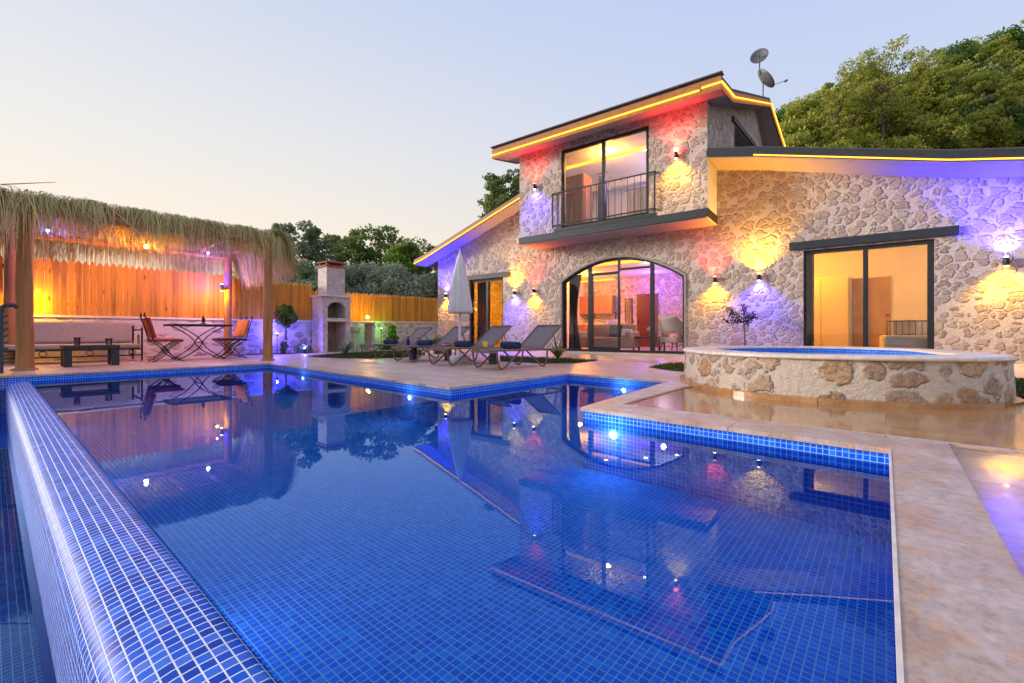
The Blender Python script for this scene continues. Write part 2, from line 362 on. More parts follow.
def thing(name, label, cat, loc=(0,0,0), rz=0, group=None, kind=None):
    o=bpy.data.objects.new(name,None); col.objects.link(o); o.location=loc; o.rotation_euler=(0,0,rz); o.empty_display_size=.1
    return tag(o,label,cat,group,kind)
def tag(o, label=None, cat=None, group=None, kind=None):
    if label: o['label']=label
    if cat: o['category']=cat
    if group: o['group']=group
    if kind: o['kind']=kind
    return o
def copy_tree(o, parent=None):
    c=o.copy(); col.objects.link(c); c.parent=parent
    for ch in list(o.children): copy_tree(ch,c)
    return c
def light(kind, name, loc, color, energy, parent=None, rot=(0,0,0), size=.03, angle=100, blend=1.0, world=False):
    d=bpy.data.lights.new(name,kind); d.color=color; d.energy=energy
    if kind=='AREA': d.size=size
    else: d.shadow_soft_size=size
    if kind=='SPOT': d.spot_size=R(angle); d.spot_blend=blend
    o=bpy.data.objects.new(name,d); col.objects.link(o); o.location=loc; o.rotation_euler=rot
    if parent: o.parent=parent
    return o

# frames: house frame (x along the facade to the right, y into the house) and pool frame
HU=Vector((.79737,-.60349,0)); HV=Vector((.60349,.79737,0)); HP=Vector((1.5449,13.6573,0)); HR=math.atan2(HU.y,HU.x)
PB=Vector((.763164,-.646204,0)); PA=Vector((.646204,.763164,0)); PR=math.atan2(PB.y,PB.x)
def pw(b,a,z=0): v=PB*b+PA*a; return (v.x,v.y,z)
KH=.72                 # the villa stands nearer, on a floor one step above the terrace
H0=Vector((HP.x*KH,HP.y*KH,.55*(1-KH)))
def hw(s,d,z=0): v=H0+(HU*s+HV*d)*KH; return (v.x,v.y,v.z+z*KH)
ZW=-.08    # pool water level below the deck

# ------------------------------------------------------------------ camera, world, sun
cam=bpy.data.cameras.new('camera'); co=bpy.data.objects.new('camera',cam); col.objects.link(co)
co.location=(0,0,.55); co.rotation_euler=(R(90),0,0); cam.sensor_width=36; cam.lens=442/1024*36
cam.shift_y=-8.5/1024; cam.clip_start=.02; cam.clip_end=2000; scene.camera=co
w=bpy.data.worlds.new('World'); scene.world=w; w.use_nodes=True; nt=w.node_tree
bg=nt.nodes['Background']
sky=N(nt,'ShaderNodeTexSky'); sky.sky_type='NISHITA'; sky.sun_disc=False; sky.sun_elevation=R(12); sky.sun_rotation=R(-80); sky.air_density=1.0; sky.dust_density=.6; sky.ozone_density=2.0
SKYMIX=.93
tcw=N(nt,'ShaderNodeTexCoord'); sx=N(nt,'ShaderNodeSeparateXYZ'); L(nt,tcw.outputs['Generated'],sx.inputs[0])
# dusk gradient: peach low over the sunset on the left, lavender blue above
elev=ramp(nt,[(0,(4.5,3.3,2.1)),(.14,(4.2,3.5,2.65)),(.34,(3.45,3.35,3.2)),(.62,(2.5,2.8,3.5)),(1,(2.2,2.6,3.7))])
L(nt,mathn(nt,'MAXIMUM',sx.outputs[2],0.0),elev.inputs[0])
elevr=ramp(nt,[(0,(3.4,2.85,2.4)),(.14,(3.2,3.0,2.9)),(.34,(2.6,2.85,3.5)),(.62,(2.0,2.45,3.8)),(1,(1.9,2.3,3.7))])
L(nt,mathn(nt,'MAXIMUM',sx.outputs[2],0.0),elevr.inputs[0])
dv=N(nt,'ShaderNodeVectorMath',operation='DOT_PRODUCT'); L(nt,tcw.outputs['Generated'],dv.inputs[0]); dv.inputs[1].default_value=(-.88,.47,0)
fz=N(nt,'ShaderNodeMapRange'); fz.interpolation_type='SMOOTHSTEP'; L(nt,dv.outputs['Value'],fz.inputs[0]); fz.inputs[1].default_value=-.35; fz.inputs[2].default_value=.98
grad=mixc(nt,fz.outputs[0],elevr.outputs[0],elev.outputs[0])
skyc=mixc(nt,SKYMIX,sky.outputs[0],grad)
L(nt,skyc,bg.inputs[0]); bg.inputs[1].default_value=.092
sun=light('SUN','sun',(0,0,30),(1.0,.90,.80),1.6,rot=(R(78),0,R(-100))); sun.data.angle=R(14)
scene.view_settings.view_transform='Standard'; scene.view_settings.look='None'; scene.view_settings.exposure=1.47; scene.view_settings.gamma=1
scene.cycles.use_denoising=True
scene.cycles.max_bounces=10; scene.cycles.transparent_max_bounces=16; scene.cycles.sample_clamp_indirect=6
scene.cycles.caustics_reflective=False; scene.cycles.caustics_refractive=False

# ------------------------------------------------------------------ pool
P1=(-8.54,3.28);P2=(-3.33,2.99);P3=(-3.30,5.07);P4=(-1.87,4.98);P5=(-1.70,2.82);P6=(.026,2.758)
pool=thing('swimming_pool','blue mosaic infinity pool with travertine coping in front of the house','pool',(0,0,0),PR)
FZ=-.44
m=MB(); m.poly([[(-8.54,.3),(.05,.3),(.05,2.8),(-1.70,2.85),(-1.87,4.98),(-3.30,5.07),(-3.33,2.99),(-8.54,3.28)]],FZ); m.build('floor_tiling',M['mosaic'],pool)
def wallstrip(pts,z0,z1,mat,name,parent):
    m=MB(); L0=0
    for p,q in zip(pts[:-1],pts[1:]):
        l=math.hypot(q[0]-p[0],q[1]-p[1])
        m.face([(p[0],p[1],z0),(q[0],q[1],z0),(q[0],q[1],z1),(p[0],p[1],z1)],[(L0,z0-z1),(L0+l,z0-z1),(L0+l,0),(L0,0)]); L0+=l
    return m.build(name,mat,parent)
wallstrip([(-8.54,.05),P1,P2,P3,P4,P5,P6,(.034,-.9)],-1.0,-.018,M['mosaic'],'wall_tiling',pool)
# infinity edge: rounded tiled crest and outer face
prof=[(.345,-.46),(.345,-.100),(.342,-.090),(.330,-.083),(.300,-.0808),(.260,-.082),(.220,-.086),(.185,-.094),(.160,-.105),(.142,-.121),(.131,-.145),(.127,-.18),(.125,-.25),(.125,-.72)]
arc=[0]
for p,q in zip(prof[:-1],prof[1:]): arc.append(arc[-1]+math.hypot(q[0]-p[0],q[1]-p[1]))
bs=[-8.54,-4,-1,0.028]
m=MB(); m.grid([[ (b,p[0],p[1]) for p in prof] for b in bs], uv=[[ (b,t) for t in arc] for b in bs]); m.build('infinity_edge',M['mosaic_edge'],pool)
# water surface slides over the crest as a thin film
m=MB(); m.poly([[(-8.54,.338),(.03,.338),P6,P5,P4,P3,P2,P1]],ZW+.004)
film=[(.285,ZW+.004),(.255,-.0775),(.213,-.0845),(.186,-.0965),(.166,-.117),(.154,-.148),(.148,-.20),(.146,-.755)]
wo=m.build('pool_water',M['water']); wo.rotation_euler=(0,0,PR); tag(wo,'clear blue pool water reflecting the sky and villa','water',kind='structure')
# catch basin outside the infinity edge
m=MB(); m.poly([[(-8.6,-1.5),(.6,-1.5),(.6,.13),(-8.6,.13)]],-.70); m.build('basin_floor_tiling',M['mosaic_edge'],pool)
wallstrip([(.6,-1.5),(-8.54,-1.5),(-8.54,.13)],-.70,-.02,M['mosaic_edge'],'basin_wall_tiling',pool)
m=MB(); m.poly([[(-8.54,-1.5),(.6,-1.5),(.6,.1245),(-8.54,.1245)]],-.46)
o=m.build('basin_water',M['water']); o.rotation_euler=(0,0,PR); tag(o,'shallow water in the lower catch basin','water',kind='structure')
# underwater lamps
def poollamp(b,a,z,nrm,on=True,lt=True,r=.022,en=.8):
    m=MB(); n=Vector(nrm); t=n.orthogonal().normalized(); q=n.cross(t)
    c=Vector((b,a,z)); ring=lambda rr,h:[c+n*h+(t*math.cos(k*math.pi/10)+q*math.sin(k*math.pi/10))*rr for k in range(20)]
    rows=[ring(r*1.25,0),ring(r*1.25,.006),ring(r,.010)]; m.grid(rows,True); m.face(rows[-1])
    o=m.build('pool_or_fill_light',M['poollamp'] if on else M['poollamp_off'],pool)
    if on and lt:
        l=light('POINT','pool_or_fill_glow',c+n*.10,(.62,.80,1.0),en,pool,size=.008)
poollamp(-1.45,2.805,-.16,(-.03,-1,0)); poollamp(-2.45,5.01,-.15,(-.06,-1,0)); poollamp(-4.05,3.02,-.17,(-.05,-1,0),r=.02,en=.35); poollamp(-7.0,3.18,-.16,(-.05,-1,0),r=.02,en=.3)
for _b in (-1.6,-3.9,-6.2): poollamp(_b,.347,-.20,(0,1,0),en=.45)  # unseen lamps added on the inner infinity wall to brighten the floor
poollamp(-3.85,1.05,FZ+.002,(0,0,1),False); poollamp(-5.6,.9,FZ+.002,(0,0,1),False)
# coping: pale nosing round the water, wide slab on the right side
def edgeband(pts,wd,z0,z1,mat,name,out=.008):
    m=MB()
    for p,q in zip(pts[:-1],pts[1:]):
        d=Vector((q[0]-p[0],q[1]-p[1],0)); l=d.length; d/=l; n=Vector((d.y,-d.x,0))
        c=Vector(((p[0]+q[0])/2,(p[1]+q[1])/2,(z0+z1)/2))-n*0+Vector((0,0,0))
        c=c-n*(wd/2-out)
        m.box(c,(l+2*out-.001,wd,z1-z0),math.atan2(d.y,d.x))
    return m.build(name,mat,pool,bevel=.003)

# ------------------------------------------------------------------ ground, deck
prof_notch=[(-15,-.25),(-8.55,-.25),P1,P2,P3,P4,P5,P6,(.034,-.9)]
# lip follows the inner edge: deck overhangs the tiles by 8 mm
lip=[(-8.55,.02),(-8.532,3.268),(-3.338,2.978),(-3.308,5.062),(-1.862,4.988-.016),(-1.692-.018,2.812),(.018,2.750),(.026,-.9)]
dk=[(-15,.0),(-8.532,.0)]+lip[1:4]+[(-1.878,4.972),(-1.708,2.812)]
deck=[(-15,0),(-8.532,0),(-8.532,3.272),(-3.338,2.982),(-3.308,5.062),(-1.878,4.972),(-1.708,2.812),(.018,2.750),(.026,-.9),(9,-.9),(12,16),(-15,16)]
recess=[(-1.55,3.15),(.95,3.12),(1.75,3.6),(1.9,5.9),(-1.2,6.0),(-1.56,4.6)]
side=[(.235,-.9),(3.2,-.9),(3.2,2.95),(.236,3.085)]
m=MB(); m.poly([deck,recess,side],0)
for lp in (deck[1:9],):
    for p,q in zip(lp[:-1],lp[1:]): m.face([(p[0],p[1],-.022),(q[0],q[1],-.022),(q[0],q[1],0),(p[0],p[1],0)])
dko=m.build('paved_terrace',M['trav']); dko.rotation_euler=(0,0,PR); tag(dko,'pinkish travertine terrace around the pool','terrace',kind='structure')
m=MB(); m.poly([recess],-.010)
for p,q in zip(recess,recess[1:]+recess[:1]): m.face([(p[0],p[1],-.010),(q[0],q[1],-.010),(q[0],q[1],0),(p[0],p[1],0)])
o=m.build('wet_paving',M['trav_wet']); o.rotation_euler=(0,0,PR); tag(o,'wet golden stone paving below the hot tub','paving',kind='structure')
m=MB(); m.poly([side],-.006)
for p,q in zip(side,side[1:]+side[:1]): m.face([(p[0],p[1],-.006),(q[0],q[1],-.006),(q[0],q[1],0),(p[0],p[1],0)])
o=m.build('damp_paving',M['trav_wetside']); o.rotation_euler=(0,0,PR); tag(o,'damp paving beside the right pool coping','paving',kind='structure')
# coping slabs 4 mm proud of the deck
def band(pts_in,pts_out,mat,name,z=.004,t=.026):
    m=MB()
    for k in range(len(pts_in)-1):
        a,b,c,d=pts_in[k],pts_in[k+1],pts_out[k+1],pts_out[k]
        m.face([(*a,z),(*b,z),(*c,z),(*d,z)]); m.face([(*a,z-t),(*b,z-t),(*b,z),(*a,z)]); m.face([(*d,z),(*c,z),(*c,z-.008),(*d,z-.008)])
    return m.build(name,mat,pool)
band([(-8.528,.0),(-8.528,3.264),(-3.342,2.974),(-3.312,5.054)],[(-8.80,.0),(-8.80,3.55),(-3.60,3.26),(-3.57,5.33)],M['trav_cope'],'coping')
band([(-3.312,5.054),(-1.884,4.966)],[(-3.57,5.33),(-1.60,5.22)],M['trav_cope'],'coping')
band([(-1.884,4.966),(-1.716,2.804),(.014,2.742),(.023,-.9)],[(-1.60,5.22),(-1.56,3.15),(.233,3.085),(.233,-.9)],M['trav_cope'],'coping')
m=MB()
for p,q in [((.002,2.742),(.002,-.9))]:
    m.box((.0175,.92,-.009),(.008,3.64,.029),R(.14))
m.build('coping_nosing',M['edge'],pool)

# surrounding ground sheet with a hole for terrace, pool and basin
hole=[(-15,-1.5),(.6,-1.5),(.6,-.9),(9,-.9),(12,16),(-15,16)]
m=MB(); m.poly([[(-400,-300),(400,-300),(400,500),(-400,500)],hole],-.03)
m.poly([[(-15,-1.5),(-8.55,-1.5),(-8.55,0),(-15,0)]],-.5)
o=m.build('ground',M['ground']); o.rotation_euler=(0,0,PR); tag(o,'dry ground beyond the garden','ground',kind='structure')

def lawn(name,pts,label,seed):
    rnd=random.Random(seed)
    m=MB(); m.poly([pts],.006); base=m.build(name,M['grassbase']); tag(base,label,'grass',kind='stuff')
    xs=[p[0] for p in pts]; ys=[p[1] for p in pts]
    def inside(x,y):
        c=False; n=len(pts)
        for i in range(n):
            (x1,y1),(x2,y2)=pts[i],pts[i-1]
            if (y1>y)!=(y2>y) and x<(x2-x1)*(y-y1)/(y2-y1)+x1: c=not c
        return c
    g=MB(); area=(max(xs)-min(xs))*(max(ys)-min(ys)); cnt=int(area*900)
    for _ in range(min(cnt,16000)):
        x=rnd.uniform(min(xs),max(xs)); y=rnd.uniform(min(ys),max(ys))
        if not inside(x,y): continue
        h=rnd.uniform(.02,.055); a=rnd.uniform(0,6.3); wd=.008; dx,dy=math.cos(a)*wd,math.sin(a)*wd; lx,ly=rnd.uniform(-.02,.02),rnd.uniform(-.02,.02)
        g.face([(x-dx,y-dy,.006),(x+dx,y+dy,.006),(x+lx,y+ly,h)])
    gb=g.build(name+'_blades',M['grass'],base); gb['kind']='stuff'
def gp(x,y):
    Y=442*.55/(y-333.); return ((x-512)/442.*Y,Y)
lawn('lawn_strip',[gp(306,357),gp(345,358.6),gp(375,358.6),gp(400,357.5),gp(425,355),gp(425,350.5),gp(380,351.5),gp(345,353.5)],'lens shaped lawn strip in front of the barbecue',1)
lawn('lawn_strip',[gp(500,361.5),gp(545,363.8),gp(575,363.5),gp(595,361),gp(609,358.6),gp(585,356.9),gp(540,355.6),gp(500,355)],'pointed lawn patch in front of the arched door',2)
lawn('lawn_strip',[gp(648,367.5),gp(668,370.5),gp(705,373.5),gp(740,372),gp(740,361),gp(700,361.5),gp(675,362.8)],'small lawn corner left of the hot tub',3)
lawn('lawn_strip',[(3.95,3.15),(5.4,2.6),(7.5,4.2),(6.9,5.6),(5.1,4.9),(4.55,4.0)],'lawn at the right foot of the hot tub',4)

# ------------------------------------------------------------------ hot tub
tub=thing('hot_tub','round stone clad hot tub with pale rim beside the pool','hot tub')
ctl=[(1.93,4.75),(1.97,4.2),(2.2,3.75),(2.65,3.43),(3.15,3.28),(3.55,3.27),(3.93,3.45),(4.27,3.95),(4.6,4.6),(4.72,5.2),(4.45,5.8),(3.85,6.15),(3.1,6.12),(2.45,5.8),(2.08,5.33)]
def catmull(P,sub=5):
    out=[]; n=len(P)
    for i in range(n):
        p0,p1,p2,p3=[Vector(P[(i+k)%n]) for k in (-1,0,1,2)]
        for j in range(sub):
            t=j/sub; out.append(.5*((2*p1)+(-p0+p2)*t+(2*p0-5*p1+4*p2-p3)*t*t+(-p0+3*p1-3*p2+p3)*t**3))
    return out
TC=Vector((3.3,4.7)); ring=catmull(ctl)
def off(d): return [p+(TC-p).normalized()*d for p in ring]
def rr(d,z): return [(p.x,p.y,z) for p in off(d)]
m=MB(); m.grid([rr(-.005,-.01),rr(.0,.15),rr(.012,.335)],True); m.build('stone_wall',M['stone_tub'],tub)
m=MB(); m.grid([rr(.012,.335),rr(-.012,.338),rr(-.018,.350),rr(-.012,.366),rr(.01,.372),rr(.34,.372),rr(.352,.366),rr(.354,.350)],True); m.build('rim',M['edge'],tub)
cr=off(.354); ln=[0]
for p,q in zip(cr,cr[1:]+cr[:1]): ln.append(ln[-1]+(q-p).length)
m=MB()
for k in range(len(cr)):
    p,q=cr[k],cr[(k+1)%len(cr)]
    m.face([(q.x,q.y,0),(p.x,p.y,0),(p.x,p.y,.352),(q.x,q.y,.352)],[(ln[k+1],0),(ln[k],0),(ln[k],.352),(ln[k+1],.352)])
m.build('tiled_lining',M['mosaic'],tub)
m=MB(); m.poly([[tuple(p) for p in off(.354)]],.05); m.build('tub_floor',M['mosaic'],tub)
m=MB(); m.poly([[tuple(p) for p in off(.353)]],.25); o=m.build('tub_water',M['water']); tag(o,'still water inside the round hot tub','water',kind='structure')
m=MB(); m.grid([rr(-.05,-.012),rr(-.05,.032),rr(-.006,.036)],True,smooth=False); m.build('base_course',M['trav_wet'],tub)

# ------------------------------------------------------------------ house
house=thing('stone_house','two storey rubble stone villa with amber LED eaves and balcony','house',H0,HR); house.scale=(KH,)*3
FX=lambda s,z,t:(s,t,z)      # facade polygon (s,z) to local
SX=lambda d,z,t:(t,d,z)
def rect(x0,x1,z0,z1): return [(x0,z0),(x1,z0),(x1,z1),(x0,z1)]
arch=[(0,0.0),(3.66,0.0),(3.66,2.03)]
for k in range(1,16):
    t=k/16; s=3.66*(1-t); z=2.03+.62*(1-abs(2*t-1)**2.0)+.09*t
    arch.append((s,z))
arch.append((0,2.12))
lowf=[(-5.51,-.30),(0-.0,-.30),(10.9,-.30),(10.9,2.97),(9.54,3.33),(4.44,4.68),(4.20,4.68),(4.20,3.24),(-.69,3.24),(-.69,4.84),(-.93,4.84),(-1.17,4.76),(-5.51,3.345)]
arch_h=[(p[0],max(p[1],.0)) for p in arch]
m=MB(); m.slab([lowf,arch_h,rect(-3.89,-2.32,.0,2.45),rect(6.24,8.38,.0,2.39)],0,.30,FX); m.build('facade_wall',M['stone'],house)
m=MB(); m.bb(-5.51,-5.21,.30,9.0,-.30,3.06); m.bb(10.6,10.9,.30,9.0,-.05,2.95); m.bb(-5.51,10.9,9.0,9.3,-.05,4.4); m.build('side_wall',M['stone'],house)
# upper storey
BD=-.95
upf=[(-.93,3.44),(4.44,3.44),(4.44,5.94),(-.93,5.94)]
m=MB(); m.slab([upf,rect(.53,3.07,3.54,5.76)],BD,BD+.28,FX); m.build('upper_wall',M['stone'],house)
sp=[(BD+.28,3.44),(10.5,3.44),(10.5,6.7),(8.3,7.6),(6.0,8.55),(-.29,6.12),(BD+.28,5.92)]
m=MB(); m.slab([sp,[(2.15,5.0),(5.3,5.0),(5.3,6.95),(2.15,6.52)]],4.16,4.44,SX); m.slab([sp],-.93,-.65,SX); m.bb(-.65,4.16,10.2,10.5,3.44,6.6); m.build('upper_side_wall',M['stone'],house)
# bay flank below the roof, plain plaster
m=MB(); m.bb(4.20,4.442,BD+.01,-.002,3.24,4.70); m.build('bay_flank',M['plaster'],house)
m=MB(); m.bb(-.932,-.70,BD+.01,-.002,3.24,4.8); m.build('bay_flank',M['plaster'],house)
# dark slab band and pale underside
m=MB(); m.bb(-.95,4.46,BD-.02,-.002,3.245,3.445); m.bb(.30,3.26,BD-.022,BD+.1,3.4455,3.54); m.build('balcony_slab',M['lintel'],house,bevel=.006)
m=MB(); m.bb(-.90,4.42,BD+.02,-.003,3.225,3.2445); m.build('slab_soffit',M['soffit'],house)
# railing
ra=MB(); y0=BD-.07
for pts in ([(.29,BD,4.53),(.29,y0,4.53),(3.24,y0,4.53),(3.24,BD,4.53)],[(.29,BD,3.62),(.29,y0,3.62),(3.24,y0,3.62),(3.24,BD,3.62)]):
    for p,q in zip(pts[:-1],pts[1:]):
        ra.box(((p[0]+q[0])/2,(p[1]+q[1])/2,p[2]),(abs(p[0]-q[0])+.03,abs(p[1]-q[1])+.03,.03))
nb=17
for k in range(nb+1):
    x=.29+2.95*k/nb; th=.032 if k in (0,nb) else .014
    ra.bb(x-th/2,x+th/2,y0-th/2,y0+th/2,3.56,4.52)
ra.build('balcony_railing',M['anth'],house)
# lintels
m=MB(); m.bb(-4.04,-2.03,-.05,.10,2.455,2.62); m.build('lintel',M['lintel'],house,bevel=.006)
m=MB(); m.bb(5.97,8.71,-.07,.10,2.42,2.59); m.build('lintel',M['lintel'],house,bevel=.006)
m=MB(); m.slab([[(1.8,6.50),(5.7,7.02),(5.7,7.16),(1.8,6.64)]],4.43,4.50,SX); m.build('lintel',M['lintel'],house)
m=MB(); m.slab([[(2.15,5.0),(5.3,5.0),(5.3,6.95),(2.15,6.52)]],4.2,4.22,SX); m.build('side_window_pane',M['glass'],house)
# arch trim
def archz(s): 
    t=1-s/3.66; return 2.03+.62*(1-abs(2*t-1)**2)+.09*t
outer=[(s,archz(s)+.045) for s in [3.66*k/24 for k in range(25)]]; inner=[(s,archz(s)-.04) for s in [3.66*k/24 for k in range(25)]]
m=MB(); m.slab([[(-.05,0.0),(-.05,2.16)]+[(s*1.027-.05,z) for s,z in outer]+[(3.71,2.08),(3.71,0.0),(3.66,0.0),(3.66,2.03)]+[(s,archz(s)) for s in [3.66*(24-k)/24 for k in range(25)]]+[(0,0.0)]],-.03,.02,FX)
m.build('arch_surround',plain('arch_render',(.30,.26,.25),.7,0,12,.25,.002),house)
# arched glazed door
ad=thing('x','x','x'); bpy.data.objects.remove(ad)
def frame_piece(parent, boxes, name='frame', mat=None):
    m=MB()
    for bx in boxes: m.bb(*bx)
    return m.build(name,mat or M['anth'],parent,bevel=.004)
fr=MB(); dy0,dy1=.06,.13
fr.slab([[(0,.0)]+[(0,2.12)]+[(s,archz(s)) for s in [3.66*k/24 for k in range(1,24)]]+[(3.66,2.03),(3.66,.0)]+[(3.60,.0),(3.60,2.0)]+[(s,archz(s)-.06) for s in [3.60-3.54*k/24 for k in range(1,24)]]+[(.06,2.06),(.06,.0)]],dy0,dy1,FX)
fr.bb(.06,3.60,dy0,dy1,.0,.07)
for s,wd in ((.915,.11),(1.83,.06),(2.79,.11)): fr.bb(s-wd/2,s+wd/2,dy0+.003,dy1-.003,.07,archz(s)-.03)
fr.bb(.97,1.80,dy0+.005,dy1-.005,2.24,2.32); fr.bb(1.86,2.735,dy0+.006,dy1-.006,2.335,2.39)
fr.bb(.97,1.02,dy0+.005,dy1-.005,.07,2.24); fr.bb(1.02,1.80,dy0+.005,dy1-.005,.07,.14)
adf=fr.build('arched_door',M['anth'],house,bevel=.003)
def pane(parent,loop,t): 
    m=MB(); m.poly([loop],mapf=lambda p:(p[0],t,p[1])); return m.build('pane',M['glass'],parent)
def seg(a,b): 
    ss=[a+(b-a)*k/6 for k in range(7)]; return [(a,.05)]+[(b,.05)]+[(s,archz(s)-.05) for s in reversed(ss)]
pane(adf,seg(.05,.88),.10); pane(adf,seg(.96,1.81),.10); pane(adf,seg(2.84,3.61),.10)
pane(adf,[(1.85,2.38),(2.75,2.38)]+[(s,archz(s)-.05) for s in (2.74,2.5,2.3,2.1,1.86)],.10)
m=MB(); m.bb(1.735,1.765,dy0-.03,dy0,.95,1.15); m.build('handle',M['iron'],adf)
def slider(x0,x1,xm,z0,z1,d,handle=True):
    m=MB(); f=.06; m.bb(x0,x0+f,d,d+.08,z0,z1); m.bb(x1-f*1.6,x1,d,d+.08,z0,z1); m.bb(x0+f,x1-f*1.6,d,d+.08,z1-f*1.3,z1); m.bb(x0+f,x1-f*1.6,d,d+.08,z0,z0+f)
    m.bb(xm-.045,xm+.045,d+.003,d+.076,z0+f,z1-f*1.3)
    o=m.build('sliding_door',M['anth'],house,bevel=.004)
    pane(o,rect(x0+f,xm-.04,z0+f,z1-f),d+.035); pane(o,rect(xm+.04,x1-f*1.5,z0+f,z1-f),d+.055)
    if handle:
        m=MB(); m.bb(x0+f*.3,x0+f*.7+.02,d-.02,d,z0+1.0,z0+1.12); m.build('handle',M['iron'],o)
    return o
slider(-3.89,-2.32,-3.10,.0,2.45,.08); slider(6.24,8.38,7.33,.0,2.39,.07); slider(.53,3.07,1.80,3.545,5.76,BD+.07,False)
# reveals painted pale
m=MB()
m.bb(-.0,-.0,0,0,0,0) if False else None
# roofs: extruded slabs
def roofslab(prof,s0,s1,th,mapf):
    """prof [(x,zbottom)], slab thickness th"""
    m=MB(); lp=list(prof)+[(x,z+th) for x,z in reversed(prof)]
    m.slab([lp],s0,s1,mapf); return m
def soffit(prof,t0,t1,mapf,z=-.012):
    m=MB(); lp=[(x,zz+z) for x,zz in prof]+[(x,zz-.001) for x,zz in reversed(prof)]
    m.slab([lp],t0,t1,mapf); return m
Lp=[(-6.17,3.16),(-5.65,3.29),(-1.17,4.75),(-.94,4.83)]
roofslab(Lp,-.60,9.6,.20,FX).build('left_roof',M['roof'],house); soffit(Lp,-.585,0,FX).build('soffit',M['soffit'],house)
Rp=[(4.45,4.60),(5.43,4.385),(8.45,3.56),(9.33,3.38),(11.5,3.02)]
roofslab(Rp,-1.0,9.6,.215,FX).build('right_roof',M['roof'],house); soffit(Rp,-.985,0,FX,-.012).build('soffit',M['soffit'],house)
def ledstrip(pts, r=.014, name='led_strip'):
    m=MB(); m.tube(pts,r,6); return m.build(name,M['led'],house)
ledstrip([(s,-.625,z+.035) for s,z in Lp],.016)
m=MB(); 
ledstrip([(s,-1.022,z+.025) for s,z in [(5.40,4.39)]+Rp[2:]],.014)
# fascias: right one dark, left one with amber LED glow in its colour
def fascia(prof,t,th,mapf,name='fascia',z0=.0,mat=None):
    m=MB(); lp=[(x,z+z0) for x,z in prof]+[(x,z+th) for x,z in reversed(prof)]; m.slab([lp],t-.018,t-.001,mapf); return m.build(name,mat or M['lintel'],house)
fascia(Lp,-.60,.17,FX,mat=plain('fascia_led_tint',(.34,.16,.06),.6,0,10,.2)); fascia(Rp,-1.0,.19,FX)
# upper roof: profile along d, with verge points on the right pushed out towards the back
UP=[(-1.52,5.83),(-.29,6.06),(6.0,8.50),(8.3,7.52),(11.0,6.3)]; TH=.30
rs=[4.84,4.84,4.86,5.10,5.2]; ls=[-1.51]*5
m=MB()
for k in range(4):
    (d0,z0),(d1,z1)=UP[k],UP[k+1]
    m.face([(ls[k],d0,z0+TH),(rs[k],d0,z0+TH),(rs[k+1],d1,z1+TH),(ls[k+1],d1,z1+TH)])
    m.face([(rs[k],d0,z0+.05),(rs[k+1],d1,z1+.05),(rs[k+1],d1,z1+TH),(rs[k],d0,z0+TH)])
    m.face([(ls[k],d0,z0+.05),(ls[k],d0,z0+TH),(ls[k+1],d1,z1+TH),(ls[k+1],d1,z1+.05)])
m.face([(ls[0],-1.52,5.88),(rs[0],-1.52,5.88),(rs[0],-1.52,5.83+TH),(ls[0],-1.52,5.83+TH)])
m.face([(ls[4],11,6.35),(rs[4],11,6.35),(rs[4],11,6.3+TH),(ls[4],11,6.3+TH)])
m.build('upper_roof',M['roof'],house)
m=MB()
for k in range(4):
    (d0,z0),(d1,z1)=UP[k],UP[k+1]
    m.face([(ls[k]+.02,d0,z0),(ls[k+1]+.02,d1,z1),(rs[k+1]-.02,d1,z1),(rs[k]-.02,d0,z0)])
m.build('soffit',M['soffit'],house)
# fascia boards of the upper roof (brown with LED glow painted in, shingle edge above)
fb=plain('fascia_led_tint_upper',(.40,.16,.035),.6,0,10,.2)
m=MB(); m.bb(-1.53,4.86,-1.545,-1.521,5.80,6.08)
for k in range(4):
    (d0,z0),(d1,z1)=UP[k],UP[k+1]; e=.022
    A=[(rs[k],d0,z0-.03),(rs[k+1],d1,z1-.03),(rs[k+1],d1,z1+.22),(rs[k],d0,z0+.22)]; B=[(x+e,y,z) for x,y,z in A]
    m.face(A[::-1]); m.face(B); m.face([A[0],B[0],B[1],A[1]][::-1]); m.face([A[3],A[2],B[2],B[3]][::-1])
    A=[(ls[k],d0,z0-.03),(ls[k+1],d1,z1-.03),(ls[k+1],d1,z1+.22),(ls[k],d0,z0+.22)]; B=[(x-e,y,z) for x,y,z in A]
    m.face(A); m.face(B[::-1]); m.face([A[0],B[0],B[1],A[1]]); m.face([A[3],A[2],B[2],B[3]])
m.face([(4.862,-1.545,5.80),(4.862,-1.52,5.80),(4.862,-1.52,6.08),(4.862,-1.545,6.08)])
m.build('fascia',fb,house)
ledstrip([(-1.53,-1.562,5.90),(4.42,-1.562,5.90)],.020); ledstrip([(4.47,-1.562,5.935),(4.885,-1.562,5.935),(4.90,-.29,6.14),(4.92,6.0,8.57),(5.16,8.3,7.60),(5.26,11.0,6.38)],.020)
# rain edge of roof: thin tile course line
m=MB(); m.bb(-1.56,4.89,-1.58,-1.40,6.135,6.165); m.build('roof_edge',M['roof'],house)
# a bracket left of the arch
m=MB(); m.tube([(-1.05,-.01,2.99),(-1.05,-.14,2.99),(-1.05,-.19,3.04),(-1.05,-.16,3.10),(-1.05,-.11,3.07)],.009,6); m.build('bracket',M['iron'],house)

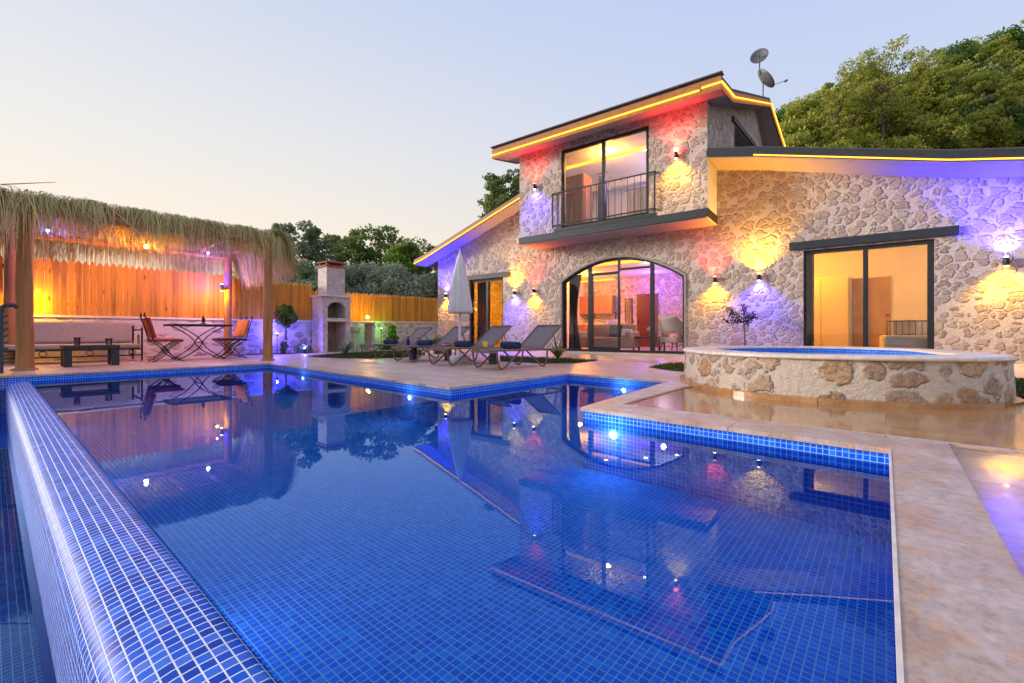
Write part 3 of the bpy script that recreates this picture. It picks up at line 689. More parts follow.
# sloped paving that climbs to the door sill
m=MB(); m.face([(-5.9,-.62,-.208),(11.5,-.62,-.208),(11.5,.02,-.004),(-5.9,.02,-.004)]); m.face([(-5.9,-.62,-.212),(-5.9,.02,-.004),(-5.9,.02,-.25)])
o=m.build('sloped_paving',M['trav']); o.location=H0; o.rotation_euler=(0,0,HR); o.scale=(KH,)*3; tag(o,'paving rising gently to the house doors','paving',kind='structure')
m=MB(); m.bb(-.1,3.76,-.12,-.001,-.16,-.012); m.build('door_sill',M['edge'],house,bevel=.006)
# interiors -----------------------------------------------------------------
m=MB()
m.bb(-5.2,10.6,.31,8.9,-.04,.004)
m.build('floor_slab',M['infloor'],house)
iw=MB()
iw.bb(-5.2,10.6,.31,8.9,2.80,2.84); iw.bb(-5.2,-2.2,4.4,4.5,0,2.8); iw.bb(-2.2,-2.1,.31,5.5,0,2.8)
iw.bb(4.6,4.7,.31,5.4,0,2.8); iw.bb(4.7,10.6,3.6,3.7,0,2.8)
iw.build('interior_wall',M['inwall'],house)
m=MB(); m.bb(-2.1,4.6,5.4,5.5,0,2.8); m.build('interior_stone_wall',M['stone'],house)
m=MB(); m.bb(-.64,4.15,3.4,3.5,3.5,5.85); m.bb(-.64,4.15,-.66,3.5,3.46,3.50); m.build('upper_interior_wall',plain('upper_room_plaster',(.72,.70,.72),.8,0,2,.04),house)
# ceiling of the upper room, stepped for the cove
m=MB(); m.bb(-.64,4.15,-.66,3.4,5.82,5.85); m.bb(-.6,4.1,2.5,2.54,5.60,5.80); m.build('upper_ceiling',M['plaster'],house)
m=MB(); m.bb(-.55,4.1,.35,.42,5.74,5.79); m.build('ceiling_cove_light',M['led_in'],house)
for q in ((.2,4.4,1.2,1.32,2.72,2.78),(-2.0,-.5,4.9,5.0,2.70,2.76),(2.9,4.3,.6,1.1,2.74,2.78)):
    m=MB(); m.bb(*q); m.build('ceiling_cove_light',M['led_in'],house)
for s,d in ((1.0,1.0),(1.9,2.0),(2.6,2.9),(3.4,1.8)):
    m=MB(); m.lathe([(.05,0),(.05,.01)],(s,d,2.782),12); m.build('ceiling_spotlight',M['bulb_w'],house)
for s,d in ((2.4,.6),(2.8,1.4)):
    m=MB(); m.lathe([(.045,0),(.045,.01)],(s,d,5.80),12); m.build('ceiling_spotlight',M['bulb_w'],house)
light('POINT','living_lamp_warm',(-1.1,3.2,2.3),(1.0,.36,.03),105*KH*KH,house,size=.05)
light('POINT','living_lamp_violet',(1.3,4.3,2.4),(.18,.07,1.0),50*KH*KH,house,size=.05)
light('POINT','living_lamp_white',(2.4,2.2,2.4),(1.0,.84,.74),18*KH*KH,house,size=.05)
light('POINT','bedroom_lamp_warm',(6.0,2.0,2.3),(1.0,.42,.04),60*KH*KH,house,size=.05)
light('POINT','bedroom_lamp_soft',(9.3,1.2,2.5),(1.0,.62,.32),40*KH*KH,house,size=.05)
light('POINT','left_room_lamp',(-3.3,2.2,2.2),(1.0,.42,.03),60*KH*KH,house,size=.05)
light('POINT','upper_room_lamp_warm',(1.5,.1,5.55),(1.0,.42,.05),45*KH*KH,house,size=.04)
light('POINT','upper_room_lamp_violet',(3.2,1.6,5.4),(.60,.60,1.0),45*KH*KH,house,size=.04)

def htag(name,label,cat,s,d,z=0,rz=0,group=None):
    t=thing(name,label,cat,hw(s,d,z),HR+rz,group); t.scale=(KH,)*3; return t
# wardrobe in the upper room
t=htag('wardrobe','tall wooden wardrobe inside the upstairs room, left','wardrobe',.22,.05,3.502)
m=MB(); m.bb(-.5,.5,0,.55,0,1.85); m.build('carcass',M['door'],t,bevel=.006)
for k in (-1,1):
    m=MB(); m.bb(min(0,k*.48)+.004,max(0,k*.48)-.004,-.02,-.001,.06,1.8); dd=m.build('wardrobe_door',M['door'],t,bevel=.004)
    m=MB(); m.bb(k*.05-.01,k*.05+.01,-.045,-.02,.95,1.1); m.build('handle',M['iron'],dd)
def curtain(name,label,s0,s1,d,z0,z1,mat,parentz=0,waves=7,amp=.035,hour=0):
    t=htag(name,label,'curtain',(s0+s1)/2,d,z0)
    m=MB(); n=waves*8; W=s1-s0; rows=[]
    for j in range(7):
        zz=(z1-z0)*j/6; wv=1-(hour*math.sin(math.pi*j/6) if hour else 0)
        rows.append([(-W/2+W*k/n*wv, amp*math.sin(2*math.pi*waves*k/n+.3*j), zz) for k in range(n+1)])
    m.grid(rows); m.build('drape',mat,t)
    m=MB(); m.tube([(-W/2-.05,0,z1-z0+.02),(W/2+.05,0,z1-z0+.02)],.012,6); m.build('curtain_rod',M['iron'],t); return t
curtain('curtain','dark patterned curtain gathered left inside the arched door',.06,.50,.32,.02,2.35,M['curtain'],hour=.35,waves=5)
curtain('curtain','thin dark curtain edge left in the bedroom window',6.26,6.42,.36,.02,2.36,M['curtain'],waves=2)
curtain('curtain','blue violet curtain beside the upstairs wardrobe',1.05,1.35,.3,3.51,5.3,plain('violet_curtain',(.06,.05,.30),.9,0,5,.3),waves=4)
curtain('curtain','white sheer curtain behind the upstairs railing, right',2.0,3.05,.25,3.51,4.6,M['white'],waves=9,amp=.02)
curtain('curtain','dark grey curtain behind the small left door',-3.86,-3.25,.40,.02,2.4,M['curtain'],waves=5)
# living room furniture
def cushbox(m,x0,x1,y0,y1,z0,z1): m.bb(x0,x1,y0,y1,z0,z1)
t=htag('sofa','pale sofa with blue cushion seen through the arched door','sofa',.85,1.35)
m=MB(); m.bb(-.85,.85,-.38,.38,.08,.42); m.build('seat',M['sofa'],t,bevel=.05)
m=MB(); m.bb(-.85,.85,.30,.50,.30,.85); m.build('backrest',M['sofa'],t,bevel=.06)
for k in (-1,1): 
    m=MB(); m.bb(k*.86-.08,k*.86+.08,-.38,.45,.08,.60); m.build('armrest',M['sofa'],t,bevel=.05)
m=MB(); m.box((.25,.15,.62),(.42,.14,.40),0,Matrix.Rotation(R(-18),4,'X')); o=m.build('throw_cushion',M['bluecush'],t,bevel=.05)
m=MB(); m.box((.62,.15,.55),(.36,.12,.26),0,Matrix.Rotation(R(-18),4,'X')); o=m.build('throw_cushion',M['white'],t,bevel=.05); o['label']='white throw cushion'
def armchair(label,s,d,rz):
    t=htag('armchair',label,'armchair',s,d,0,rz)
    m=MB(); m.bb(-.30,.30,-.30,.28,.28,.44); m.build('seat',M['sofa'],t,bevel=.04)
    m=MB(); rows=[]
    for j in range(6):
        z=.40+j*.09; rows.append([((.34+.02*j)*math.cos(a),(.30+.03*j)*math.sin(a)*1.0,z+(.14 if abs(a-math.pi/2)<.9 else 0)) for a in [R(-20)+R(220)*k/14 for k in range(15)]])
    m.grid(rows); ob=m.build('backrest',M['sofa'],t); md=ob.modifiers.new('Solidify','SOLIDIFY'); md.thickness=.05
    for a,b in ((-1,-1),(1,-1),(-1,1),(1,1)):
        m=MB(); m.tube([(a*.22,b*.20,.30),(a*.30,b*.28,0)],[.018,.010],8); m.build('leg',M['darkwood'],t)
armchair('pale shell armchair behind the right pane of the arched door',3.15,.85,R(160))
armchair('pale armchair at the far left inside the arched door',.45,3.2,R(40))
t=htag('coffee_table','low dark coffee table with flowers inside the arched door','table',2.15,1.6)
m=MB(); m.bb(-.45,.45,-.28,.28,.40,.44); m.build('tabletop',M['darkwood'],t,bevel=.006)
for a,b in ((-1,-1),(1,-1),(-1,1),(1,1)):
    m=MB(); m.bb(a*.40-.02,a*.40+.02,b*.23-.02,b*.23+.02,0,.40); m.build('leg',M['darkwood'],t)
t=htag('flower_vase','small vase of pale flowers on the indoor coffee table','vase',2.2,1.6,.442)
m=MB(); m.lathe([(.03,0),(.05,.05),(.035,.13),(.04,.15)],(0,0,0),14); m.build('vase',M['yellow'],t)
m=MB(); rn=random.Random(3)
for _ in range(60):
    p=Vector((rn.gauss(0,.05),rn.gauss(0,.05),.22+rn.gauss(0,.035))); a=Vector((rn.gauss(0,1),rn.gauss(0,1),rn.gauss(0,1))).normalized()*.022; b=a.orthogonal().normalized()*.022
    m.face([p-a-b,p+a-b,p+a+b,p-a+b])
_o=m.build('flowers',M['white'],t); _o['kind']='stuff'
t=htag('wall_mirror','tall dark framed mirror on the violet stone wall','mirror',-.05,5.36,.35)
m=MB(); m.bb(-.16,.16,0,.03,0,1.6); m.build('mirror_frame',M['darkwood'],t,bevel=.005)
m=MB(); m.bb(-.12,.12,-.004,-.001,.05,1.55); m.build('mirror_glass',plain('mirror_silver',(.7,.7,.75),.05,1,3,.02),t)
t=htag('interior_door','reddish brown wooden door at the back of the living room','door',.72,5.34,0)
m=MB(); m.bb(-.42,.42,0,.05,0,2.1); m.build('door_leaf',plain('red_door',(.10,.022,.014),.4,0,3,.2),t,bevel=.004)
m=MB(); m.bb(-.36,-.33,-.03,-.001,.95,1.07); m.build('handle',M['iron'],t)
t=htag('kitchen_unit','warm lit wooden kitchen cabinets at the back left','cabinet',-1.3,5.0,0)
m=MB(); m.bb(-1.0,.7,0,.35,1.35,2.1); m.build('upper_cabinet',M['door'],t,bevel=.004)
m=MB(); m.bb(-1.0,.7,-.2,.35,0,.9); m.build('base_cabinet',M['door'],t,bevel=.004)
m=MB(); m.bb(-1.02,.72,-.23,.35,.90,.94); m.build('worktop',M['edge'],t)
t=htag('interior_door','orange brown bedroom door beside the pale wardrobe','door',7.55,3.56,0)
m=MB(); m.bb(-.4,.4,0,.04,0,2.05); m.build('door_leaf',plain('amber_door',(.38,.20,.06),.5,0,3,.2),t,bevel=.004)
m=MB(); m.bb(.30,.36,-.04,-.001,1.0,1.04); m.build('handle',M['iron'],t)
t=htag('bed','white bed with piled pillows behind the right bedroom window','bed',8.45,1.15,0)
m=MB(); m.bb(-.8,.8,-.7,1.1,.1,.5); m.build('mattress',M['white'],t,bevel=.06)
m=MB(); m.tube([(-.75,-.62,.0),(-.75,-.62,.80),(.75,-.62,.80),(.75,-.62,0)],.014,6)
for k in range(15): m.tube([(-.70+k*.1,-.62,.3),(-.70+k*.1,-.62,.80)],.006,5)
m.build('iron_bedend',M['iron'],t)
for k,c in ((-.45,M['sofa']),(-.1,M['white']),(.25,M['sofa'])):
    m=MB(); m.box((k,-.3,.66),(.38,.14,.36),0,Matrix.Rotation(R(-20),4,'X')); m.build('pillow',c,t,bevel=.05)
t=htag('wardrobe','plain pale wardrobe in the amber lit bedroom','wardrobe',6.55,3.25,0)
m=MB(); m.bb(-.7,.5,-.2,.3,0,2.1); m.build('carcass',plain('pale_wardrobe',(.62,.48,.26),.6,0,3,.06),t,bevel=.006)
for k in range(2):
    m=MB(); m.bb(-.69+.6*k,-.11+.6*k,-.225,-.201,.05,2.05); m.build('wardrobe_door',bpy.data.materials['pale_wardrobe'],t,bevel=.004)

# wall lamps ----------------------------------------------------------------
COL={'y':((1.0,.50,.005),M['bulb_y']),'b':((.025,.02,1.0),M['bulb_b']),'r':((1.0,.025,.012),M['bulb_r'])}
def walllamp(s,z,d,up,dn,label,eu,ed,globe=False):
    t=thing('wall_lamp',label,'wall lamp',hw(s,d,z),HR,'up and down lamps on the stone walls'); t.scale=(KH,)*3
    m=MB(); m.lathe([(.036,-.075),(.040,-.07),(.040,.07),(.036,.075)],(0,-.085,0),14); m.build('lamp_body',M['iron'],t)
    m=MB(); m.bb(-.03,.03,-.05,0,-.035,.035); m.build('wall_bracket',M['iron'],t)
    for sg,cc,en in ((1,up,eu),(-1,dn,ed)):
        c,bm=COL[cc]
        m=MB()
        if globe and sg==1: m.lathe([(.008,.076),(.045,.10),(.058,.13),(.045,.165),(.008,.185)],(0,-.085,0),16)
        else: m.lathe([(.03,.076*sg),(.03,.088*sg),(.014,.10*sg)] if sg>0 else [(.014,-.10),(.03,-.088),(.03,-.076)],(0,-.085,0),12)
        m.build('bulb',bm,t)
        light('SPOT','lamp_beam',(0,-.12,sg*(.19 if globe and sg>0 else .115)),c,en*KH*KH*(2.9 if sg>0 else 1.05),t,rot=((R(180) if sg>0 else 0)+ (R(14) if sg<0 else R(0)),0,0),size=.012,angle=128)
    return t
walllamp(-5.01,1.95,0,'b','y','wall lamp at the left house corner, blue above, yellow below',95,36)
walllamp(-1.79,1.88,0,'y','b','wall lamp left of the arch, yellow above, blue below',30,120)
walllamp(-1.01,1.90,0,'r','y','wall lamp nearest the arched door on its left, red up',12,34)
walllamp(-.33,4.87,BD,'r','b','upstairs wall lamp left of the balcony, red above, blue below',12,100)
walllamp(3.76,4.80,BD,'r','y','upstairs wall lamp right of the balcony with red globe',16,52,True)
walllamp(4.41,1.86,0,'r','y','wall lamp just right of the arched door, faint red up',14,42)
walllamp(5.37,1.86,0,'y','b','wall lamp above the plum tree, yellow up, blue down',58,130)
walllamp(9.31,1.84,0,'b','y','wall lamp at the far right, blue above, yellow below',150,60)

# satellite dishes ----------------------------------------------------------
def dish(label,loc,r,aim,mast,feed):
    t=thing('satellite_dish',label,'satellite dish',loc); t.scale=(KH,)*3
    m=MB(); m.tube([(0,0,-mast),(0,0,-.05)],.022,8); m.tube([(0,0,-.05),tuple(Vector(aim)*-.06)],.018,8); m.build('mast',M['dish'],t)
    a=Vector(aim).normalized(); q=a.to_track_quat('Z','Y').to_matrix().to_4x4()
    m=MB(); rows=[]
    for j in range(8):
        rr_=r*j/7; rows.append([q@Vector((rr_*math.cos(k*math.pi/14),rr_*1.08*math.sin(k*math.pi/14),.32*rr_*rr_/r)) for k in range(28)])
    m.grid(rows,True); ob=m.build('reflector',M['dish'],t); md=ob.modifiers.new('Solidify','SOLIDIFY'); md.thickness=.012
    m=MB(); f=q@Vector(feed); m.tube([q@Vector((0,-r*.95,.28*r)),f],.010,6); m.tube([f,f+(a*-.09)],.035,10); m.build('feed_arm',M['dish'],t)
    return t
d1=hw(4.35,5.6); 
def uph(x,y,Y):
    Y*=KH; return ((x-512)/442.*Y,Y,.55+(333-y)*Y/442.)
dish('upper round dark satellite dish at the top of the mast',uph(759.5,58,15.6),.29,(-.55,-.75,.30),.62,(0,-.02,.16))
dish('lower grey satellite dish with long feed arm, tilted upward',uph(763,81,15.7),.38,(.72,-.25,.62),.62,(0,-.55,.52))

# ------------------------------------------------------------------ retaining wall and fences (pool frame)
wl=thing('garden_wall','low pale stone garden wall with flat cap behind the seating','wall',(0,0,0),PR)
WP=[(-12.45,-3.2),(-12.45,5.75),(-13.15,11.25)]
def along(m,p,q,off0,off1,z0a,z1a,z0b=None,z1b=None):
    z0b=z0a if z0b is None else z0b; z1b=z1a if z1b is None else z1b
    d=(Vector(q)-Vector(p)).normalized(); n=Vector((d.y,-d.x))
    P=[Vector(p)+n*off0,Vector(q)+n*off0,Vector(q)+n*off1,Vector(p)+n*off1]; zs0=[z0a,z0b,z0b,z0a]; zs1=[z1a,z1b,z1b,z1a]
    lo=[(v.x,v.y,z) for v,z in zip(P,zs0)]; hi=[(v.x,v.y,z) for v,z in zip(P,zs1)]
    m.face(lo[::-1]); m.face(hi)
    for k in range(4): m.face([lo[k],lo[(k+1)%4],hi[(k+1)%4],hi[k]])
m=MB(); along(m,WP[0],WP[1],-.25,0,-.02,.86,-.02,.86); along(m,WP[1],WP[2],-.25,0,-.02,.86,-.02,.93); m.build('wall_body',M['stone_low'],wl)
m=MB(); along(m,WP[0],WP[1],-.28,.03,.861,.905,.861,.905); along(m,WP[1],WP[2],-.28,.03,.861,.905,.931,.975); m.build('cap',M['edge'],wl)
def fence(p,q,z0a,z1a,z0b,z1b,label,seed,drop=0):
    t=thing('picket_fence',label,'fence',(0,0,0),PR,'orange timber fences on the garden wall'); rnd=random.Random(seed)
    d=(Vector(q)-Vector(p)); Lg=d.length; d.normalize(); n=Vector((d.y,-d.x)); m=MB(); k=0; x=0
    while x<Lg:
        w_=.105; f=x/Lg; zb=z0a+(z0b-z0a)*f; zt=z1a+(z1b-z1a)*f+rnd.uniform(-.012,.012); o0=rnd.uniform(-.004,.004)
        P=Vector(p)+d*x; Q=P+d*(w_-.004); A=P+n*(.03+o0); B=Q+n*(.03+o0); C=Q+n*(.008+o0); D=P+n*(.008+o0); mf=(A+B)/2; mb=(C+D)/2
        i=len(m.v); e=.085
        m.v += [(A.x,A.y,zb),(B.x,B.y,zb),(B.x,B.y,zt-e),(mf.x,mf.y,zt),(A.x,A.y,zt-e),(D.x,D.y,zb),(C.x,C.y,zb),(C.x,C.y,zt-e),(mb.x,mb.y,zt),(D.x,D.y,zt-e)]
        for f_ in ((0,1,2,3,4),(9,8,7,6,5),(0,4,9,5),(1,6,7,2),(2,7,8,3),(3,8,9,4)): m.f.append(tuple(i+j for j in f_)); m.uv.append(None); m.sm.append(False)
        x+=w_
    m.build('picket_panel',M['fence'],t)
    m=MB()
    for h in (.2,.8): along(m,p,q,-.03,-.001,z0a+(z1a-z0a)*h-.03,z0a+(z1a-z0a)*h+.03,z0b+(z1b-z0b)*h-.03,z0b+(z1b-z0b)*h+.03)
    m.build('rail',M['fence'],t)
    npst=max(2,int(Lg/1.8)+1)
    for k in range(npst):
        c=Vector(p)+d*(Lg*k/(npst-1))-n*.07; f=k/(npst-1); m=MB(); m.bb(c.x-.035,c.x+.035,c.y-.035,c.y+.035,.5,z1a+(z1b-z1a)*f-.05); m.build('fence_post',M['fence'],t)
    return t
fence((-12.46,-3.2),(-12.46,3.66),.905,2.02,.905,2.02,'tall orange timber fence behind the pergola seating',1)
fence((-12.46,3.70),(-12.46,5.86),.905,1.97,.905,1.95,'orange fence section between pergola and barbecue chimney',2)
fence((-12.48,5.90),(-13.17,11.2),.905,1.78,.975,1.90,'lower orange fence right of the barbecue chimney',3)

# ------------------------------------------------------------------ pergola
pg=thing('straw_pergola','timber pergola with shaggy straw roof over the seating area','pergola',(0,0,0),PR)
def log(m,p,q,r0,r1,seed):
    rnd=random.Random(seed); p=Vector(p);q=Vector(q); n=10
    pts=[p.lerp(q,k/n)+Vector((rnd.uniform(-.006,.006),rnd.uniform(-.006,.006),0)) for k in range(n+1)]
    m.tube(pts,[(r0+(r1-r0)*k/n)*(1+rnd.uniform(-.05,.05)) for k in range(n+1)],14)
posts=[(-9.69,.33,.100,.088),(-9.44,3.59,.088,.08),(-12.05,3.69,.085,.078),(-12.05,.25,.10,.09)]
for k,(b,a,r0,r1) in enumerate(posts):
    m=MB(); log(m,(b,a,0),(b,a,2.44),r0,r1,k+5); m.build('post',M['log'],pg)
    if k<2:
        m=MB(); m.lathe([(r0*1.5,0),(r0*1.45,.02),(r0*1.15,.035)],(b,a,0),14); m.build('post_shoe',M['log'],pg)
m=MB(); log(m,(-9.6,-.1,2.36),(-9.45,3.8,2.36),.06,.06,21); m.build('beam',M['log'],pg)
m=MB(); log(m,(-12.05,-.1,2.36),(-12.05,3.8,2.36),.06,.06,22); m.build('beam',M['log'],pg)
for k in range(7):
    a=.15+k*.6; m=MB(); log(m,(-9.48,a,2.47),(-12.3,a,2.47),.042,.038,30+k); m.build('rafter',M['log'],pg)
for k in range(9):
    b=-9.84-k*.29; m=MB(); log(m,(b,-.1,2.535),(b,3.8,2.535),.018,.018,50+k); m.build('purlin',M['log'],pg)
m=MB(); m.bb(-12.45,-9.80,-.1,3.80,2.556,2.62); m.build('straw_bed',M['strawbed'],pg)
rnd=random.Random(11); m=MB(); 
def strand(p,out,L_,w_,stiff=1.0,seg=6):
    """reed that leaves the roof along out and bends down"""
    p=Vector(p); o=Vector(out).normalized(); dirv=(o+Vector((0,0,.35*stiff))).normalized(); side=o.cross(Vector((0,0,1))).normalized()
    side=(side+Vector((rnd.uniform(-.5,.5),rnd.uniform(-.5,.5),rnd.uniform(-.3,.3)))).normalized()
    pts=[p.copy()]; st=L_/seg
    for k in range(seg):
        dirv=(dirv+Vector((0,0,-(.52+.3*rnd.random())*(1.25-.3*stiff)))).normalized(); pts.append(pts[-1]+dirv*st)
    i=len(m.v)
    for k,q in enumerate(pts):
        ww=w_*(1-.75*k/seg); m.v += [tuple(q-side*ww),tuple(q+side*ww)]
    for k in range(seg): m.f.append((i+2*k,i+2*k+1,i+2*k+3,i+2*k+2)); m.uv.append(None); m.sm.append(True)
def clumpL(a): return .60+.17*math.sin(a*3.1+1)+.10*math.sin(a*7.7)+.07*math.sin(a*17+2)
for _ in range(8200):          # front edge
    a=rnd.uniform(-.25,3.92); a=a+.10*math.sin(a*9.0); b=-9.60-abs(rnd.gauss(0,.16))
    if abs(a-.33)<.14 and rnd.random()<.93: continue
    if rnd.random()<.35*(1+math.sin(a*11)): continue
    L_=clumpL(a)*rnd.uniform(.6,1.12)
    if a<.5: L_*=1.25
    if .7<a<2.7: L_*=.78
    if a>2.9: L_*=1.0+.55*(a-2.9)
    strand((b,a,2.61+rnd.uniform(-.02,.06)),(1,rnd.gauss(0,.7),0),L_*rnd.choice((.8,1.0,1.1,1.25)),rnd.uniform(.003,.009),rnd.uniform(.2,1.5))
for _ in range(650):           # long drape round the left front corner
    b=rnd.uniform(-9.9,-9.42); a=rnd.uniform(-.05,.16); strand((b,a,2.58),(rnd.uniform(.1,1),-.6,0),rnd.uniform(1.1,2.0),rnd.uniform(.003,.008),rnd.uniform(0,.5),8)
for _ in range(3400):          # right end
    b=rnd.uniform(-12.5,-9.3); a=3.74+abs(rnd.gauss(0,.05)); strand((b,a-.05,2.60+rnd.uniform(-.02,.06)),(rnd.gauss(0,.3),1,0),rnd.uniform(.6,1.15),rnd.uniform(.003,.0065),rnd.uniform(.1,.8))
for _ in range(2200):          # left end
    b=rnd.uniform(-12.5,-9.3); a=-.05-abs(rnd.gauss(0,.05)); strand((b,a+.05,2.60+rnd.uniform(-.02,.06)),(rnd.gauss(0,.3),-1,0),rnd.uniform(.8,1.7),rnd.uniform(.003,.006),rnd.uniform(.1,.6))
for _ in range(3000):          # back edge
    a=rnd.uniform(-.2,3.85); b=-12.42; strand((b,a,2.60+rnd.uniform(-.02,.05)),(-1,rnd.gauss(0,.3),0),rnd.uniform(.35,.85)+.25*max(0,math.sin(a*2.6)),rnd.uniform(.003,.006),rnd.uniform(.1,.7))
for _ in range(3500):          # top thatch
    a=rnd.uniform(-.1,3.8); b=rnd.uniform(-12.4,-9.5); strand((b,a,2.63),(1,rnd.gauss(0,.4),0),rnd.uniform(.3,.6),rnd.uniform(.003,.006),rnd.uniform(.6,1.0),4)
m.build('thatch',M['straw'],pg)
# a few stray stiff canes
m2=MB()
for p,q in (((-9.6,.1,2.66),(-9.2,.62,2.74)),((-9.55,1.2,2.62),(-9.12,1.75,1.95)),((-9.5,.8,2.6),(-9.2,1.3,1.95)),((-9.45,2.6,2.6),(-9.15,3.0,1.95)),((-9.45,3.2,2.62),(-9.1,3.7,2.0))):
    m2.tube([p,q],[.010,.004],5)
m2.build('stray_canes',M['straw'],pg)
# pergola lights
def pglight(name,label,b,a,z,bm,c,en,r=.035,cat='lamp'):
    t=thing(name,label,cat,pw(b,a,z),PR)
    m=MB(); m.lathe([(.006,-r),(r*.8,-r*.6),(r,0),(r*.7,r*.7),(.006,r)],(0,0,0),14); m.build('bulb',bm,t)
    m=MB(); m.tube([(0,0,r*.8),(0,0,r*.8+.10)],.007,6); m.build('cord',M['iron'],t)
    light('POINT','lamp_glow',(0,0,-r-.03),c,en,t,size=.03); return t
pglight('hanging_lamp','glowing yellow bulb hanging in the middle of the pergola',-10.9,1.95,2.22,M['bulb_y'],(1.0,.46,.05),34)
pglight('spotlight','blue lamp under the pergola roof, left end near the big post',-10.6,.62,2.25,M['bulb_b'],(.08,.08,1.0),16,.02)
pglight('spotlight','blue lamp under the straw at the right pergola end',-11.2,3.05,2.28,M['bulb_b'],(.08,.08,1.0),20,.02)
t=thing('post_lamp','lamp on the back pergola post, blue above, yellow below','wall lamp',pw(-11.95,3.58,1.62),PR)
m=MB(); m.lathe([(.036,-.07),(.036,.07)],(0,-.05,0),12); m.build('lamp_body',M['iron'],t)
for sg,cc,en in ((1,'b',30),(-1,'y',24)):
    m=MB(); m.lathe([(.024,.071*sg),(.024,.085*sg)] if sg>0 else [(.024,-.085),(.024,-.071)],(0,-.05,0),12); m.build('bulb',COL[cc][1],t)
    light('POINT','lamp_beam',(.06,-.16,sg*.14),COL[cc][0],en*.6,t,size=.015)
t=thing('post_lamp','yellow lamp low on the back fence at the left pergola post','wall lamp',pw(-12.25,.42,1.25),PR)
m=MB(); m.lathe([(.036,-.07),(.036,.07)],(0,0,0),12); m.build('lamp_body',M['iron'],t)
m=MB(); m.lathe([(.024,-.085),(.024,-.071)],(0,0,0),12); m.build('bulb',M['bulb_y'],t)
light('POINT','lamp_beam',(.05,.05,-.12),COL['y'][0],17,t,size=.02)

# railing at the left edge
t=thing('edge_railing','dark green metal railing post at the left picture edge','railing',pw(-9.23,.10,0),PR)
m=MB(); m.bb(-.02,.02,-.02,.02,0,.86); m.tube([(0,0,.82),(0,.0,.90),(0.0,.04,.93),(0,.11,.935),(0,.15,.90)],.028,8); m.build('rail_post',M['green_iron'],t)
m=MB(); m.tube([(0,-.0,.80),(0,-.9,.80)],.018,8); m.tube([(0,0,.08),(0,-.9,.08)],.014,8)
for k in range(1,9): m.tube([(0,-.1*k,.08),(0,-.1*k,.80)],.007,6)
m.build('rail_panel',M['green_iron'],t)
m=MB()
for k in range(8):
    m=MB(); m.tube([(0.02,.02,.14+k*.09),(.0,.06,.16+k*.09)],.012,6); m.build('hook',M['green_iron'],t)

# ------------------------------------------------------------------ seating under the pergola
t=thing('garden_sofa','iron garden sofa with long pale cushions under the pergola','sofa',pw(-11.7,1.04,0),PR)
W=.89
m=MB(); m.bb(-.36,.42,-W,W,.25,.34); m.build('seat_cushion',M['cushion'],t,bevel=.03)
m=MB(); m.box((-.36,0,.56),(.13,2*W-.04,.42),0,Matrix.Rotation(R(-9),4,'Y')); m.build('back_cushion',M['cushion'],t,bevel=.04)
fr=MB()
for a in (-W-.02,W+.02):
    for b,h in ((.42,.66),(-.44,.70)): fr.bb(b-.014,b+.014,a-.014,a+.014,0,h)
    fr.bb(-.44,.42,a-.012,a+.012,.60,.625); fr.bb(-.44,.42,a-.012,a+.012,.22,.245)
    fr.tube([(.1+.07*math.cos(k*math.pi/6),a,.42+.10*math.sin(k*math.pi/6)) for k in range(13)],.008,6)
fr.bb(.405,.43,-W,W,.225,.25); fr.bb(.405,.43,-W,W,.105,.13); fr.bb(-.45,-.43,-W,W,.66,.68)
for k in range(6):
    a=-W+.15+k*.30; fr.tube([(.418,a+.05*math.cos(j*math.pi/6),.178+.045*math.sin(j*math.pi/6)) for j in range(13)],.007,6)
fr.build('iron_frame',M['iron'],t)
t=thing('coffee_table','low chunky dark wooden coffee table before the sofa','table',pw(-10.28,1.10,0),PR)
m=MB(); m.bb(-.22,.22,-.35,.35,.285,.345); m.build('tabletop',M['darkwood'],t,bevel=.006)
for a in (-.29,.29):
    for b in (-.17,.17):
        m=MB(); m.bb(b-.045,b+.045,a-.05,a+.05,0,.274); m.build('leg',M['darkwood'],t,bevel=.005)
def tumbler(label,loc,mat,h=.11,r=.028,fill=.7):
    t=thing('drinking_glass',label,'glass',loc)
    m=MB(); m.lathe([(r*.75,0),(r,h),(r*.93,h),(r*.7,.006)],(0,0,0),16); m.build('tumbler',M['tumbler'],t)
    m=MB(); m.lathe([(r*.7,.008),(r*.9,h*fill)],(0,0,0),16); m.build('drink',mat,t)
tumbler('glass of dark red juice on the coffee table',pw(-10.2,.93,.347),M['drink_r'],.13,.045,.75)
tumbler('round glass of orange juice on the coffee table',pw(-10.2,1.32,.347),M['drink_o'],.11,.05,.9)
